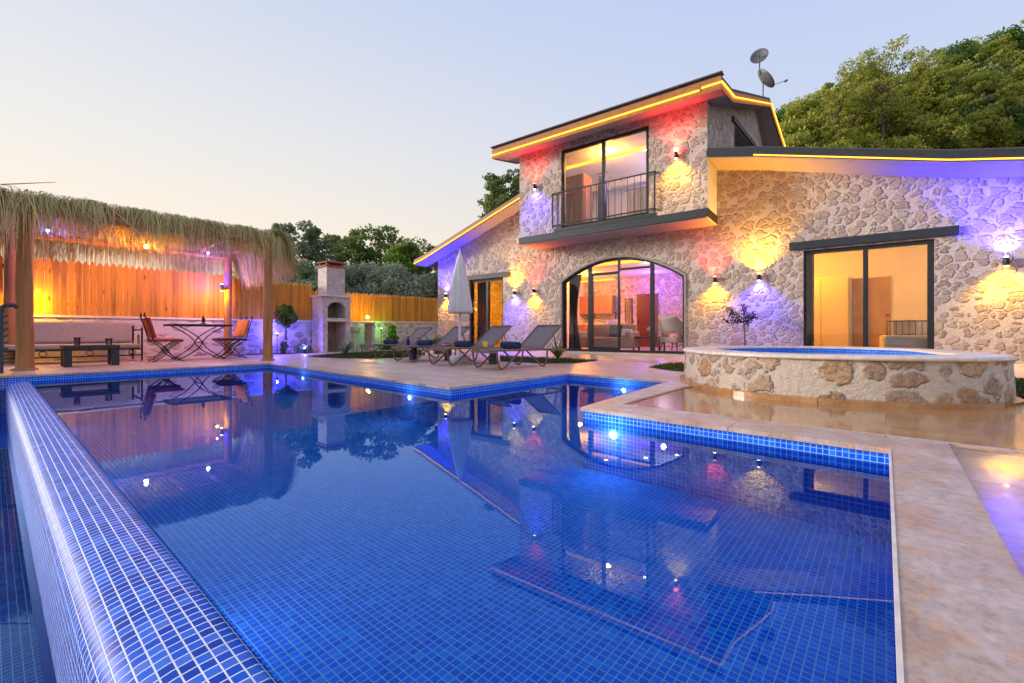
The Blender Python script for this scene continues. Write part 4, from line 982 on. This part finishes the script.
# dining table
t=thing('garden_table','iron garden table with round mosaic top and curved legs','table',pw(-11.1,2.85,0),PR)
m=MB(); m.bb(-.34,.34,-.52,.52,.705,.735); m.build('tabletop',M['tabletop'],t,bevel=.012)
m=MB(); m.bb(-.35,.35,-.53,-.505,.69,.73); m.bb(-.35,.35,.505,.53,.69,.73); m.bb(-.35,-.325,-.505,.505,.69,.73); m.bb(.325,.35,-.505,.505,.69,.73); m.build('top_band',M['iron'],t)
def ironlegs(parent,w_,h,depth,r=.011,name='curved_leg'):
    for b in (-depth,depth):
        for sg in (-1,1):
            m=MB(); pts=[]
            for k in range(13):   # arc from top corner through the centre out to the opposite foot
                u_=k/12; x=sg*w_*(math.cos(math.pi*u_)) ; z=h*(1-u_)
                x=sg*w_*(1-2*u_)*(.25+.75*abs(1-2*u_)**.8); pts.append((b,x,z))
            m.tube(pts,r,6); m.build(name,M['iron'],parent)
    m=MB(); m.tube([(-depth,0,h*.5),(depth,0,h*.5)],r,6); m.tube([(-depth,-w_*.86,.05),(depth,-w_*.86,.05)],r*.7,6); m.tube([(-depth,w_*.86,.05),(depth,w_*.86,.05)],r*.7,6); m.build('stretcher',M['iron'],parent)
ironlegs(t,.42,.70,.27)
def ichair(label,b,a,rz,cm,scm):
    t=thing('iron_chair',label,'chair',pw(b,a,0),PR+rz,'wrought iron chairs at the pergola table')
    # chair faces +y
    m=MB(); m.bb(-.22,.22,-.22,.24,.40,.43); m.build('seat',scm,t,bevel=.012)
    ironlegs2=MB()
    T=Matrix.Rotation(R(90),4,'Z')
    for x in (-.2,.2):
        for sg in (-1,1):
            pts=[(x,sg*.24*(1-2*k/10)*(.3+.7*abs(1-2*k/10)),.40*(1-k/10)) for k in range(11)]
            m=MB(); m.tube(pts,.010,6); m.build('leg',M['iron'],t)
    m=MB(); m.tube([(-.2,0,.20),(.2,0,.20)],.010,6)
    for x in (-.2,.2): m.tube([(x,-.22,.395),(x,.24,.395)],.010,6)
    m.tube([(-.2,.24,.395),(.2,.24,.395)],.010,6); m.build('seat_frame',M['iron'],t)
    m=MB()
    for x in (-.2,.2):
        m.tube([(x,-.22,.40),(x,-.28,.65),(x,-.35,.88)]+[(x+ (-.045 if x>0 else .045)*(1-math.cos(j*math.pi/6)),-.35,.88+.05*math.sin(j*math.pi/6)) for j in range(1,7)],.010,6)
    for h in (.52,.62,.72,.82): m.tube([(-.2,-.22-.13*(h-.4)/.48-.004,h),(.2,-.22-.13*(h-.4)/.48-.004,h)],.007,6)
    m.build('back_frame',M['iron'],t)
    m=MB(); m.box((0,-.245,.65),(.36,.05,.40),0,Matrix.Rotation(R(15),4,'X')); m.build('back_cushion',cm,t,bevel=.015)
ichair('iron chair with red cushion, left end of table, nearer the pool',-10.75,2.22,0,M['red'],M['red'])
ichair('iron chair with dark red cushion, left end of table, by the wall',-11.35,2.32,0,M['red'],M['red'])
ichair('iron chair with orange cushion, right end of table, nearer the pool',-10.95,3.42,R(180),M['orange'],M['iron'])
ichair('iron chair with orange cushion, right end of table, by the wall',-11.55,3.52,R(180),M['orange'],M['iron'])
t=thing('table_lantern','small dark lantern standing on the garden table','lantern',pw(-11.15,2.95,.738),PR)
m=MB(); m.lathe([(.05,0),(.05,.02),(.02,.03),(.035,.06),(.035,.12),(.015,.15),(.02,.17)],(0,0,0),12); m.build('lantern_body',M['iron'],t)
m=MB(); m.lathe([(.075,0),(.08,.008)],(0,0,-.0),16); m.build('saucer',M['cushion'],t)

# ------------------------------------------------------------------ barbecue
bq=thing('stone_barbecue','stone barbecue fireplace with chimney and arched opening','barbecue',pw(-11.78,6.30,0),PR)
# local: x=+b (front at 0 facing +x), y along a, -0.4..0.4
SB=lambda y,z,x:(x,y,z)
arc_=[(.27,.97)]+[(.27,1.22)]+[(.27*math.cos(math.pi*k/12),1.22+.20*math.sin(math.pi*k/12)) for k in range(1,12)]+[(-.27,1.22),(-.27,.97)]
m=MB(); m.slab([[(-.41,0),(.41,0),(.41,1.56),(-.41,1.56)],arc_,[(-.27,.02),(.27,.02),(.27,.86),(-.27,.86)]],-.14,0,SB)
m.bb(-.62,-.14,-.41,-.27,0,1.56); m.bb(-.62,-.14,.27,.41,0,1.56); m.bb(-.62,-.14,-.27,.27,1.44,1.56); m.build('stone_body',M['stone_block'],bq)
m=MB(); m.bb(-.62,-.56,-.268,.268,0,1.44); m.build('firebox',M['soot'],bq)
m=MB(); m.bb(-.56,.03,-.30,.30,.875,.925); m.build('grill_shelf',M['edge'],bq,bevel=.005)
m=MB(); m.bb(-.66,.04,-.45,.45,1.561,1.61); m.build('body_cap',M['edge'],bq,bevel=.006)
m=MB(); m.bb(-.56,-.06,-.27,.27,1.611,2.40); m.build('chimney_stack',M['stone_block'],bq)
m=MB(); m.bb(-.60,-.02,-.31,.31,2.401,2.44)
for a in (-.22,.22):
    for b in (-.5,-.12): m.bb(b-.03,b+.03,a-.03,a+.03,2.441,2.52)
m.bb(-.58,-.04,-.29,.29,2.521,2.55)
rows=[[(-.58,-.29,2.551),(-.04,-.29,2.551),(-.04,.29,2.551),(-.58,.29,2.551)],[(-.36,-.06,2.62),(-.26,-.06,2.62),(-.26,.06,2.62),(-.36,.06,2.62)]]
m.grid(rows,True,smooth=False); m.face(rows[1]); m.build('chimney_cap',M['brick_red'],bq)
t=thing('grill_counter','stone side counter with thin slab top beside the barbecue','counter',pw(-11.95,7.15,0),PR)
m=MB(); m.bb(-.40,.12,-.42,.47,.84,.885); m.build('counter_top',M['edge'],t,bevel=.006)
m=MB(); m.bb(-.38,.05,.34,.44,0,.84); m.build('counter_support',M['stone_block'],t)
m=MB(); m.tube([(-.1,-.15,0),(-.1,-.15,.6)],.025,8); m.lathe([(.05,.58),(.14,.62),(.16,.70),(.15,.72)],(-.1,-.15,0),16); m.build('sink_basin',M['edge'],t)
t=thing('table_lamp','small glowing yellow lamp on the barbecue counter','lamp',pw(-12.0,7.4,.887),PR)
m=MB(); m.lathe([(.035,0),(.012,.02),(.012,.10)],(0,0,0),10); m.build('lamp_stand',M['iron'],t)
m=MB(); m.lathe([(.03,.10),(.045,.13),(.04,.17),(.01,.19)],(0,0,0),12); m.build('lamp_shade',M['bulb_y'],t)
light('POINT','lamp_glow',(.08,0,.20),(1.0,.50,.07),14,t,size=.03)

# garden spots
def spot(label,b,a,z,cc,c,en,target):
    t=thing('garden_spotlight',label,'spotlight',pw(b,a,z),PR)
    m=MB(); m.tube([(0,0,-z),(0,0,-.02)],.008,6); m.build('spike',M['iron'],t)
    m=MB(); m.lathe([(.02,-.03),(.03,.02),(.028,.03)],(0,0,0),12); m.build('lamp_body',M['iron'],t)
    m=MB(); m.lathe([(.022,.031),(.02,.045)],(0,0,0),12); m.build('bulb',cc,t)
    light('POINT','lamp_glow',(-.0,0,.09),c,en,t,size=.02)
spot('blue garden spotlight in the bed behind the right pergola post',-12.15,4.85,.50,M['bulb_b'],(.06,.05,1.0),26,None)
spot('green garden spotlight in front of the low wall',-12.35,8.1,.66,M['bulb_g'],(.03,1.0,.12),3.5,None)
spot('small blue spotlight by the barbecue side',-11.9,5.45,.10,M['bulb_b'],(.10,.10,1.0),5,None)

# planting bed
m=MB(); m.poly([[(-12.44,4.0),(-11.95,4.0),(-11.95,5.8),(-12.44,5.8)]],.008); o=m.build('soil_bed',M['soil']); o.rotation_euler=(0,0,PR); tag(o,'dark soil bed along the garden wall','soil',kind='structure')

# ------------------------------------------------------------------ plants
def leafcloud(m,rnd,c,rad,n,size,flat=1.0,shell=.55,aspect=1.6):
    c=Vector(c)
    for _ in range(n):
        d=Vector((rnd.gauss(0,1),rnd.gauss(0,1),rnd.gauss(0,1))).normalized(); r=(shell+(1-shell)*rnd.random())**(1/1.5)
        p=c+Vector((d.x*rad[0],d.y*rad[1],d.z*rad[2]))*r
        s=size*rnd.uniform(.55,1.4); a=Vector((rnd.gauss(0,1),rnd.gauss(0,1),rnd.gauss(0,flat))).normalized()*s; b=a.cross(Vector((rnd.gauss(0,1),rnd.gauss(0,1),rnd.gauss(0,1)))).normalized()*s/aspect
        m.face([p-a,p-b*.9,p+a,p+b*.9])
def crown(seed,R_,H_,kind,leaf,nclump,nleaf,base=.3):
    """returns (crown MB, trunk MB): branches reach every clump"""
    rnd=random.Random(seed); cm=MB(); tm=MB()
    lean=Vector((rnd.uniform(-.06,.06)*H_,rnd.uniform(-.06,.06)*H_,0)); top=Vector((0,0,H_*.82))+lean
    tr=(.012 if kind in ('airy','pine') else .022)*H_+.03; tm.tube([(0,0,-.3),lean*.3+Vector((0,0,H_*.3)),lean*.6+Vector((0,0,H_*.55)),top],[tr,tr*.75,tr*.5,tr*.2],8)
    for k in range(nclump):
        f=(k+.5)/nclump; z=H_*(base+(1-base)*f*.95)
        if kind=='pine': rr_=R_*(.35+.65*math.sin(math.pi*min(1,(1-f)*.75+.25)))*rnd.uniform(.35,1.0)
        elif kind=='airy': rr_=R_*rnd.uniform(.25,1.0)*(1-.45*f)
        elif kind=='cone': rr_=R_*(1-f)*rnd.uniform(.3,.8)
        else: rr_=R_*math.sqrt(max(.05,1-(2*f-1)**2*.85))*rnd.uniform(.25,.85)
        a=k*2.4+rnd.uniform(-.5,.5); c=Vector((math.cos(a)*rr_,math.sin(a)*rr_,z))+lean*f
        cs=R_*{'pine':.30,'airy':.20,'cone':.34,'round':.40,'olive':.36}[kind]*rnd.uniform(.7,1.25)
        leafcloud(cm,rnd,c,(cs,cs,cs*{'pine':.55,'airy':.75,'cone':.8,'round':.8,'olive':.8}[kind]),nleaf,leaf,shell=.25)
        st=Vector((0,0,z*.75))+lean*f*.7; mid=st.lerp(c,.55)+Vector((0,0,-.05*H_*rnd.random())); tm.tube([st,mid,c],[tr*.32,tr*.2,tr*.07],5,False)
    return cm,tm
proto={}
def tree(kind,seed,R_,H_,leaf,nclump,nleaf,mat,loc,name,label,cat='tree',group=None,scale=1,base=.3,key=None):
    t=thing(name,label,cat,loc,seed*1.3,group); t.scale=(scale,)*3
    if key and key in proto:
        for nm,src in (('crown',proto[key][0]),('trunk',proto[key][1])):
            o=bpy.data.objects.new(nm,src); col.objects.link(o); o.parent=t
        return t
    cm,tm=crown(seed,R_,H_,kind,leaf,nclump,nleaf,base)
    c=cm.build('crown',mat,t); tk=tm.build('trunk',M['bark'],t)
    if key: proto[key]=(c.data,tk.data)
    return t
def at(x,Y,z=-.03): return ((x-512)/442.*Y,Y,z)
# trees beyond the fence: (x pixel, distance, top pixel)
def Ht(ytop,Y): return .55+(333-ytop)*Y/442.
T=[('airy',300,24,222,2.3,'leaf_dark','pine_tree','airy dark tree with gaps just right of the straw roof',46,.10,150),
('olive',286,20,262,2.2,'leaf_dark','olive_tree','dense dark tree low behind the straw roof edge',26,.09,330),
('airy',278,27,230,1.9,'leaf_dark','pine_tree','thin dark tree rising behind the pergola corner',30,.10,130),
('pine',347,27,244,1.7,'leaf_pine','pine_tree','small flat topped pine right of the chimney',24,.10,190),
('pine',380,30,232,3.1,'leaf_pine','pine_tree','tallest rounded pine in the middle of the trees',44,.12,240),
('round',407,26,246,1.7,'leaf_bright','leafy_tree','bright yellow green leafy tree left of the roof tip',36,.10,300),
('olive',375,20,266,2.0,'leaf_olive','olive_tree','grey green olive tree behind the right fence',30,.075,420),
('olive',405,19,280,1.9,'leaf_olive','olive_tree','low olive tree just left of the house corner',28,.075,420),
('olive',341,20,270,1.7,'leaf_olive','olive_tree','olive tree directly right of the chimney stack',26,.075,400),
('olive',438,20,276,1.8,'leaf_dark','olive_tree','dark olive tree hugging the left house corner',26,.075,420),
('pine',431,26,244,1.5,'leaf_pine','pine_tree','pine peeking over the left eave tip',24,.10,200),
('olive',318,18,282,1.4,'leaf_dark','olive_tree','dark bush filling in left behind the chimney',22,.075,380),
('round',365,24,272,1.7,'leaf_green','leafy_tree','mid green tree between pine and olive trees',28,.09,300),
('pine',452,33,246,1.6,'leaf_pine','pine_tree','far pine just above the left roof edge',24,.11,200),
('pine',507,30,168,1.9,'leaf_pine','pine_tree','tall pine top sticking out left of the upper storey',90,.11,150),
('olive',262,24,275,2.3,'leaf_dark','olive_tree','dark tree hidden mostly by the straw drape',26,.09,300)]
for k,(kd,x,Y,yt,r_,mt,nm,lb,nc,lf,nl) in enumerate(T):
    tree(kd,100+k,r_,Ht(yt,Y),lf,nc,nl,M[mt],at(x,Y),nm,lb,group='trees beyond the garden fence',base=.25 if kd in('olive','round') else .42)

# hill -----------------------------------------------------------------------
# ridge seen from the camera: (x pixel, y pixel)
RG=[(640,230),(700,180),(770,128),(800,112),(840,92),(870,82),(905,72),(940,60),(985,46),(1030,40),(1120,30),(1300,20)]
def ridge_y(x):
    for (x0,y0),(x1,y1) in zip(RG[:-1],RG[1:]):
        if x0<=x<=x1: return y0+(y1-y0)*(x-x0)/(x1-x0)
    return RG[0][1] if x<RG[0][0] else RG[-1][1]
def hill_pt(x,f):
    """f 0 foot .. 1 ridge .. 2 behind"""
    Y0,Y1=20.0,38.0; Yr=Y1+ (x-770)*.004
    Y=Y0+(Yr-Y0)*f; X=(x-512)/442.*Y
    zr=.55+(333-ridge_y(x)-14)*Yr/442.
    if f<=1: z=-.1+zr*(f**.92)
    else: z=zr*(1-(f-1)**2*.35)
    z+=.5*math.sin(X*.9+f*5)*min(1,f*2)*.6
    return (X,Y,z)
m=MB(); xs=[560+ (1500-560)*k/46 for k in range(47)]; fs=[-.1+k*.1 for k in range(24)]
rows=[[hill_pt(x,max(f,0)) if f>=0 else (hill_pt(x,0)[0],hill_pt(x,0)[1]-1,-.2) for x in xs] for f in fs]
m.grid(rows); o=m.build('hill',M['hill']); tag(o,'steep scrub covered hillside behind the villa','hill',kind='structure')
rnd=random.Random(77); n=0
kinds=[('round',1.25,1.7,'m1','leaf_maquis'),('round',1.5,2.0,'m2','leaf_maquis'),('olive',1.1,1.5,'m3','leaf_dark'),('round',1.35,1.8,'m4','leaf_green'),('pine',1.3,2.4,'m5','leaf_maquis')]
seen=0
for i in range(190):
    x=rnd.uniform(735,1085); f=rnd.uniform(.48,1.03)
    X,Y,z=hill_pt(x,f); py=333-(z-.55)*442/Y
    if py>185: continue
    kd,r_,h_,key,mt=kinds[rnd.choices(range(5),[5,5,1,3,3])[0]]
    tree(kd,300+int(key[1]),r_,h_,.085,26,170,M[mt],(X,Y,z-.25),'hill_shrub',
         {'leaf_maquis':'yellowish green shrub among many on the hillside behind the villa','leaf_dark':'dark grey green bush on the hillside behind the villa','leaf_green':'mid green bush on the hillside behind the villa'}[mt],'shrub',group={'leaf_maquis':'yellow green shrubs covering the hill','leaf_dark':'dark bushes covering the hill','leaf_green':'mid green bushes covering the hill'}[mt],scale=rnd.uniform(.75,1.35),base=.05,key=key)
for k,(x,Y,yt,r_,lb) in enumerate([(884,30,46,1.7,'tallest airy pine standing up from the hill ridge'),(858,31,55,1.4,'leaning airy pine left of the tallest ridge pine'),(930,33,50,1.3,'sparse small tree on the ridge right of the pines'),(836,30,84,1.0,'thin young tree low on the left end of the ridge')]):
    X=(x-512)/442.*Y; zt=Ht(yt,Y); fz_=hill_pt(x,(Y-20)/(38-20+(x-770)*.004))[2]
    tree('pine',500+k,r_*1.2,zt-fz_+.9,.075,44,110,M['leaf_maquis'],(X,Y,fz_-1.2),'pine_tree',lb,group='pines on the hill ridge',base=.45)

# small garden plants
def bush(name,label,loc,R_,H_,leaf,nc,nl,mat,kind='round',base=.1,cat='plant'):
    return tree(kind,hash_(label),R_,H_,leaf,nc,nl,mat,loc,name,label,cat,base=base)
def hash_(s): return sum(ord(c)*(i+1) for i,c in enumerate(s))%997
bush('citrus_tree','small leafy tree above the blue spotlight by the pergola post',pw(-12.15,5.05,.66),.27,.62,.035,18,110,M['leaf_green'],cat='tree')
bush('boxwood_ball','dark round shrub in front of the blue lit wall',pw(-12.0,4.95,0),.13,.34,.018,14,90,M['leaf_dark'])
bush('low_shrub','low dark green shrub left of the barbecue',pw(-12.05,5.5,0),.24,.22,.022,12,110,M['leaf_dark'])
bush('conifer','small cone shaped conifer by the low stone wall',pw(-12.4,8.55,0),.34,.78,.028,46,110,M['leaf_green'],kind='cone',base=.04,cat='shrub')
bush('shrub','dark shrub behind the loungers at the left house corner',hw(-4.9,-.6,-.2),.2,.42,.024,14,110,M['leaf_dark'])
def blades(name,label,loc,n,h,wd,mat,seed,spread=.7):
    t=thing(name,label,'plant',loc); rnd=random.Random(seed); m=MB()
    for k in range(n):
        a=rnd.uniform(0,6.28); o=Vector((math.cos(a),math.sin(a),0)); L_=h*rnd.uniform(.7,1.15); s=o.cross(Vector((0,0,1))); d=(o*spread*rnd.uniform(.2,1)+Vector((0,0,1))).normalized(); p=Vector((0,0,0)); rows=[]
        for j in range(6):
            ww=wd*math.sin(math.pi*(.22+.78*j/5.)*.99)+.001; rows.append([p-s*ww,p+Vector((0,0,-ww*.3)),p+s*ww]); p=p+d*L_/5; d=(d+Vector((0,0,-.10))+o*.05).normalized()
        m.grid(rows)
    m.build('leaves',mat,t)
    m=MB(); m.lathe([(.03,0),(.02,.04)],(0,0,0),8); m.build('stem',M['bark'],t)
X,Y=gp(345,355.2); 
t=thing('agave','broad leaved agave at the left end of the lawn strip','plant',(X,Y,0)); bpy.data.objects.remove(t)
blades('prickly_shrub','small broad leaved plant at the left end of the lawn',(X,Y,.0),26,.36,.045,M['leaf_olive'],5)
X,Y=gp(558,359); blades('agave','spiky agave on the lawn patch before the arched door',(X,Y,0),26,.42,.022,M['leaf_green'],6,.9)
blades('spiky_plant','spiky green plant behind the first lounger',(*gp(428,352),0),18,.3,.02,M['leaf_green'],8)
# plum tree near the house wall
tr_=thing('plum_tree','small purple leaved tree in front of the blue lit wall','tree',hw(5.15,-.55,-.05)); tr_.scale=(KH,)*3
rnd=random.Random(9); tm=MB(); cm=MB()
tm.tube([(0,0,0),(.01,0,.5),(-.02,.02,.95)],[.018,.015,.011],8)
for ang,up,ln_ in ((200,.35,.45),(170,.9,.5),(20,.7,.35),(60,1.2,.4),(330,.5,.3),(120,.8,.45),(190,.1,.5),(280,.9,.3)):
    d=Vector((math.cos(R(ang)),math.sin(R(ang)),up)).normalized(); st=Vector((-.01,.01,rnd.uniform(.72,.95))); e=st+d*ln_
    tm.tube([st,st.lerp(e,.5)+Vector((0,0,.03)),e],[.010,.007,.003],5)
    for q in (.35,.55,.75,.95): leafcloud(cm,rnd,st.lerp(e,q),(.09,.09,.07),26,.022,shell=.1)
cm.build('crown',M['leaf_plum'],tr_); tm.build('trunk',M['bark'],tr_)

# ------------------------------------------------------------------ loungers
def make_lounger():
    t=thing('sun_lounger','x','sun lounger',(0,0,0),0,'sun loungers lined up beside the pool')
    # local: y forward along the lounger (0 front foot end) , x width centred
    W_=.28; ZS=.285
    m=MB(); rows=[]
    for k in range(9):
        y=-.06+1.04*k/8; rows.append([(x,y,ZS+.012-.018*math.cos(math.pi*x/(2*W_))*(1 if 0<k<8 else 0)) for x in [-W_+.02+ (2*W_-.04)*j/6 for j in range(7)]])
    m.grid(rows); s=m.build('seat_sling',M['sling'],t); md=s.modifiers.new('Solidify','SOLIDIFY'); md.thickness=.008
    m=MB(); rows=[]
    for k in range(7):
        f=k/6; y=.95+.46*f; z=ZS+.02+.37*f; rows.append([(x,y-.0,z-.012*math.cos(math.pi*x/(2*W_))) for x in [-W_+.02+(2*W_-.04)*j/6 for j in range(7)]])
    m.grid(rows); s=m.build('back_sling',M['sling'],t); md=s.modifiers.new('Solidify','SOLIDIFY'); md.thickness=.008
    m=MB()
    for x in (-W_,W_):
        m.tube([(x,-.06,ZS-.03),(x,-.05,ZS),(x,.0,ZS+.01),(x,1.0,ZS),(x,1.45,ZS-.01),(x,1.55,ZS-.02)],.016,8)
        m.tube([(x*.96,.94,ZS+.01),(x*.96,1.42,ZS+.395)],.015,8)
    m.tube([(-W_,-.055,ZS-.02),(W_,-.055,ZS-.02)],.014,8); m.tube([(-W_,1.55,ZS-.02),(W_,1.55,ZS-.02)],.014,8); m.tube([(-W_*.96,1.42,ZS+.395),(W_*.96,1.42,ZS+.395)],.014,8)
    m.build('frame',M['taupe'],t)
    def leg(x,y0,dirn):
        m=MB(); P=[(x,y0-.06*dirn,ZS-.01),(x,y0-.045*dirn,.16),(x,y0-.01*dirn,.05),(x,y0+.03*dirn,.018),(x,y0+.09*dirn,.03),(x,y0+.22*dirn,.13),(x,y0+.42*dirn,ZS-.01)]
        m.tube(P,.014,8); return m.build('leg',M['taupe'],t)
    for x in (-W_,W_): leg(x,.02,1)
    for x in (-W_,W_): leg(x,1.02,-1) if False else leg(x,1.0,-1)
    m=MB()
    for x in (-W_*.9,W_*.9): m.tube([(x,1.24,ZS+.25),(x,1.34,ZS-.01)],.010,6)
    m.build('back_support',M['taupe'],t)
    return t
def make_towel():
    t=MB(); n=22; rows=[]
    for x in [-.20+.40*k/10 for k in range(11)]:
        rr_=.062*(1-.12*(abs(x)/.2)**4); rows.append([(x,rr_*(1+.03*math.sin(3*a+x*9))*math.cos(a),.062+rr_*math.sin(a)) for a in [2*math.pi*j/n for j in range(n)]])
    t.grid(rows,True); 
    for sgn,row in ((1,rows[-1]),(-1,rows[0])):
        cx=row[0][0]; c=(cx-.004*sgn,0,.062); 
        for j in range(n): t.face([row[j],row[(j+1)%n],c] if sgn>0 else [row[(j+1)%n],row[j],c])
    return t
L0=make_lounger(); tw=None
LT=[((473.5,368.6),(500,370.5),'lounger nearest the arched door, rightmost of the row'),((428.6,364.7),(451,366.5),'lounger right behind the white umbrella, second from the door'),
    ((393,361.3),(411.5,362.8),'lounger second from the barbecue, left of the umbrella'),((361.5,358),(377,359.4),'lounger nearest the barbecue, leftmost of the row')]
TW=['rolled navy towel on the lounger nearest the arched door','rolled navy towel on the lounger beside the umbrella','rolled navy towel on the second lounger from the barbecue','rolled navy towel on the lounger nearest the barbecue']
for k,(l,r_,lb) in enumerate(LT):
    a=Vector(gp(*l)); b=Vector(gp(*r_)); c=(a+b)/2; ax=Vector((.724,.690)); ang=math.atan2(-ax.x,ax.y)
    o=L0 if k==0 else copy_tree(L0); o.location=(c.x,c.y,0); o.rotation_euler=(0,0,ang); o['label']='taupe sling '+lb
    if k==0: LOC0=c
    if tw is None: tw=make_towel().build('rolled_towel',M['navy']); to=tw
    else: to=tw.copy(); col.objects.link(to)
    q=c+ax*.50; to.location=(q.x,q.y,.292); to.rotation_euler=(0,0,ang+.05*k-.06); tag(to,TW[k],'towel','rolled navy towels on the loungers')
def sidetable(label,x,y):
    t=thing('side_table',label,'side table',(x,y,0),R(-44),'small dark side tables between loungers')
    m=MB(); m.bb(-.20,.20,-.20,.20,.27,.30); m.build('table_top',M['taupe'],t,bevel=.006)
    m=MB(); m.lathe([(.085,0),(.085,.02),(.07,.04),(.07,.25),(.09,.269)],(0,0,0),14); m.build('pedestal',M['darkwood'],t)
    return t
sidetable('side table with dark pedestal and drinks, left of the umbrella',-2.03,9.15); sidetable('side table between the two loungers nearest the arched door',-.33,7.85); sidetable('side table behind the umbrella base',-1.28,8.85)
tumbler('tall glass of orange drink on the side table left of the umbrella',(-1.93,9.1,.302),M['drink_o'],.15,.035,.85)
t=thing('drink_bottle','short dark bottle on the side table left of the umbrella','bottle',(-2.12,9.02,.302))
m=MB(); m.lathe([(.035,0),(.037,.09),(.014,.13),(.014,.16)],(0,0,0),14); m.build('bottle_body',M['navy'],t); m=MB(); m.lathe([(.016,.161),(.016,.18)],(0,0,0),12); m.build('bottle_cap',M['iron'],t)
t=thing('yellow_cup','bright yellow cup on the side table nearest the arch','cup',(-.47,7.80,.302))
m=MB(); m.lathe([(.035,0),(.048,.10),(.044,.10),(.031,.008)],(0,0,0),16); m.build('cup_body',M['yellow'],t)
t=thing('fruit_plate','plate of red fruit on the side table behind the umbrella','plate',(-1.28,8.80,.302))
m=MB(); m.lathe([(.05,0),(.12,.015),(.118,.019),(.045,.006)],(0,0,0),20); m.build('plate',M['white'],t)
for k in range(5):
    m=MB(); m.lathe([(.003,0),(.022,.012),(.024,.028),(.003,.045)],(.05*math.cos(k*1.25),.05*math.sin(k*1.25),.012),10); m.build('fruit',M['red'],t)

# umbrella ------------------------------------------------------------------
t=thing('closed_umbrella','closed white parasol standing between the loungers','umbrella',(-.98,8.30,0))
m=MB(); m.tube([(0,0,.1),(0,0,1.98)],.024,12); m.build('pole',M['white'],t)
m=MB(); m.lathe([(.17,0),(.19,.02),(.19,.10),(.17,.125),(.05,.13)],(0,0,0),24); m.lathe([(.035,.131),(.035,.22)],(0,0,0),12); m.build('base',M['whitebase'],t)
def wob(j,z): return .22*math.cos(j*2*math.pi/6.0)*(1 if z<1.85 else .3)*min(1,(2.06-z))+.05*math.sin(j*1.9+z*3)
m=MB(); m.lathe([(.11,.93),(.19,.92),(.20,.97),(.185,1.15),(.155,1.4),(.12,1.65),(.078,1.85),(.045,1.99),(.02,2.05)],(0,0,0),48,wob); m.build('canopy',M['white'],t)
m=MB(); m.lathe([(.02,2.05),(.012,2.10),(.004,2.14)],(0,0,0),10); m.build('finial',M['white'],t)
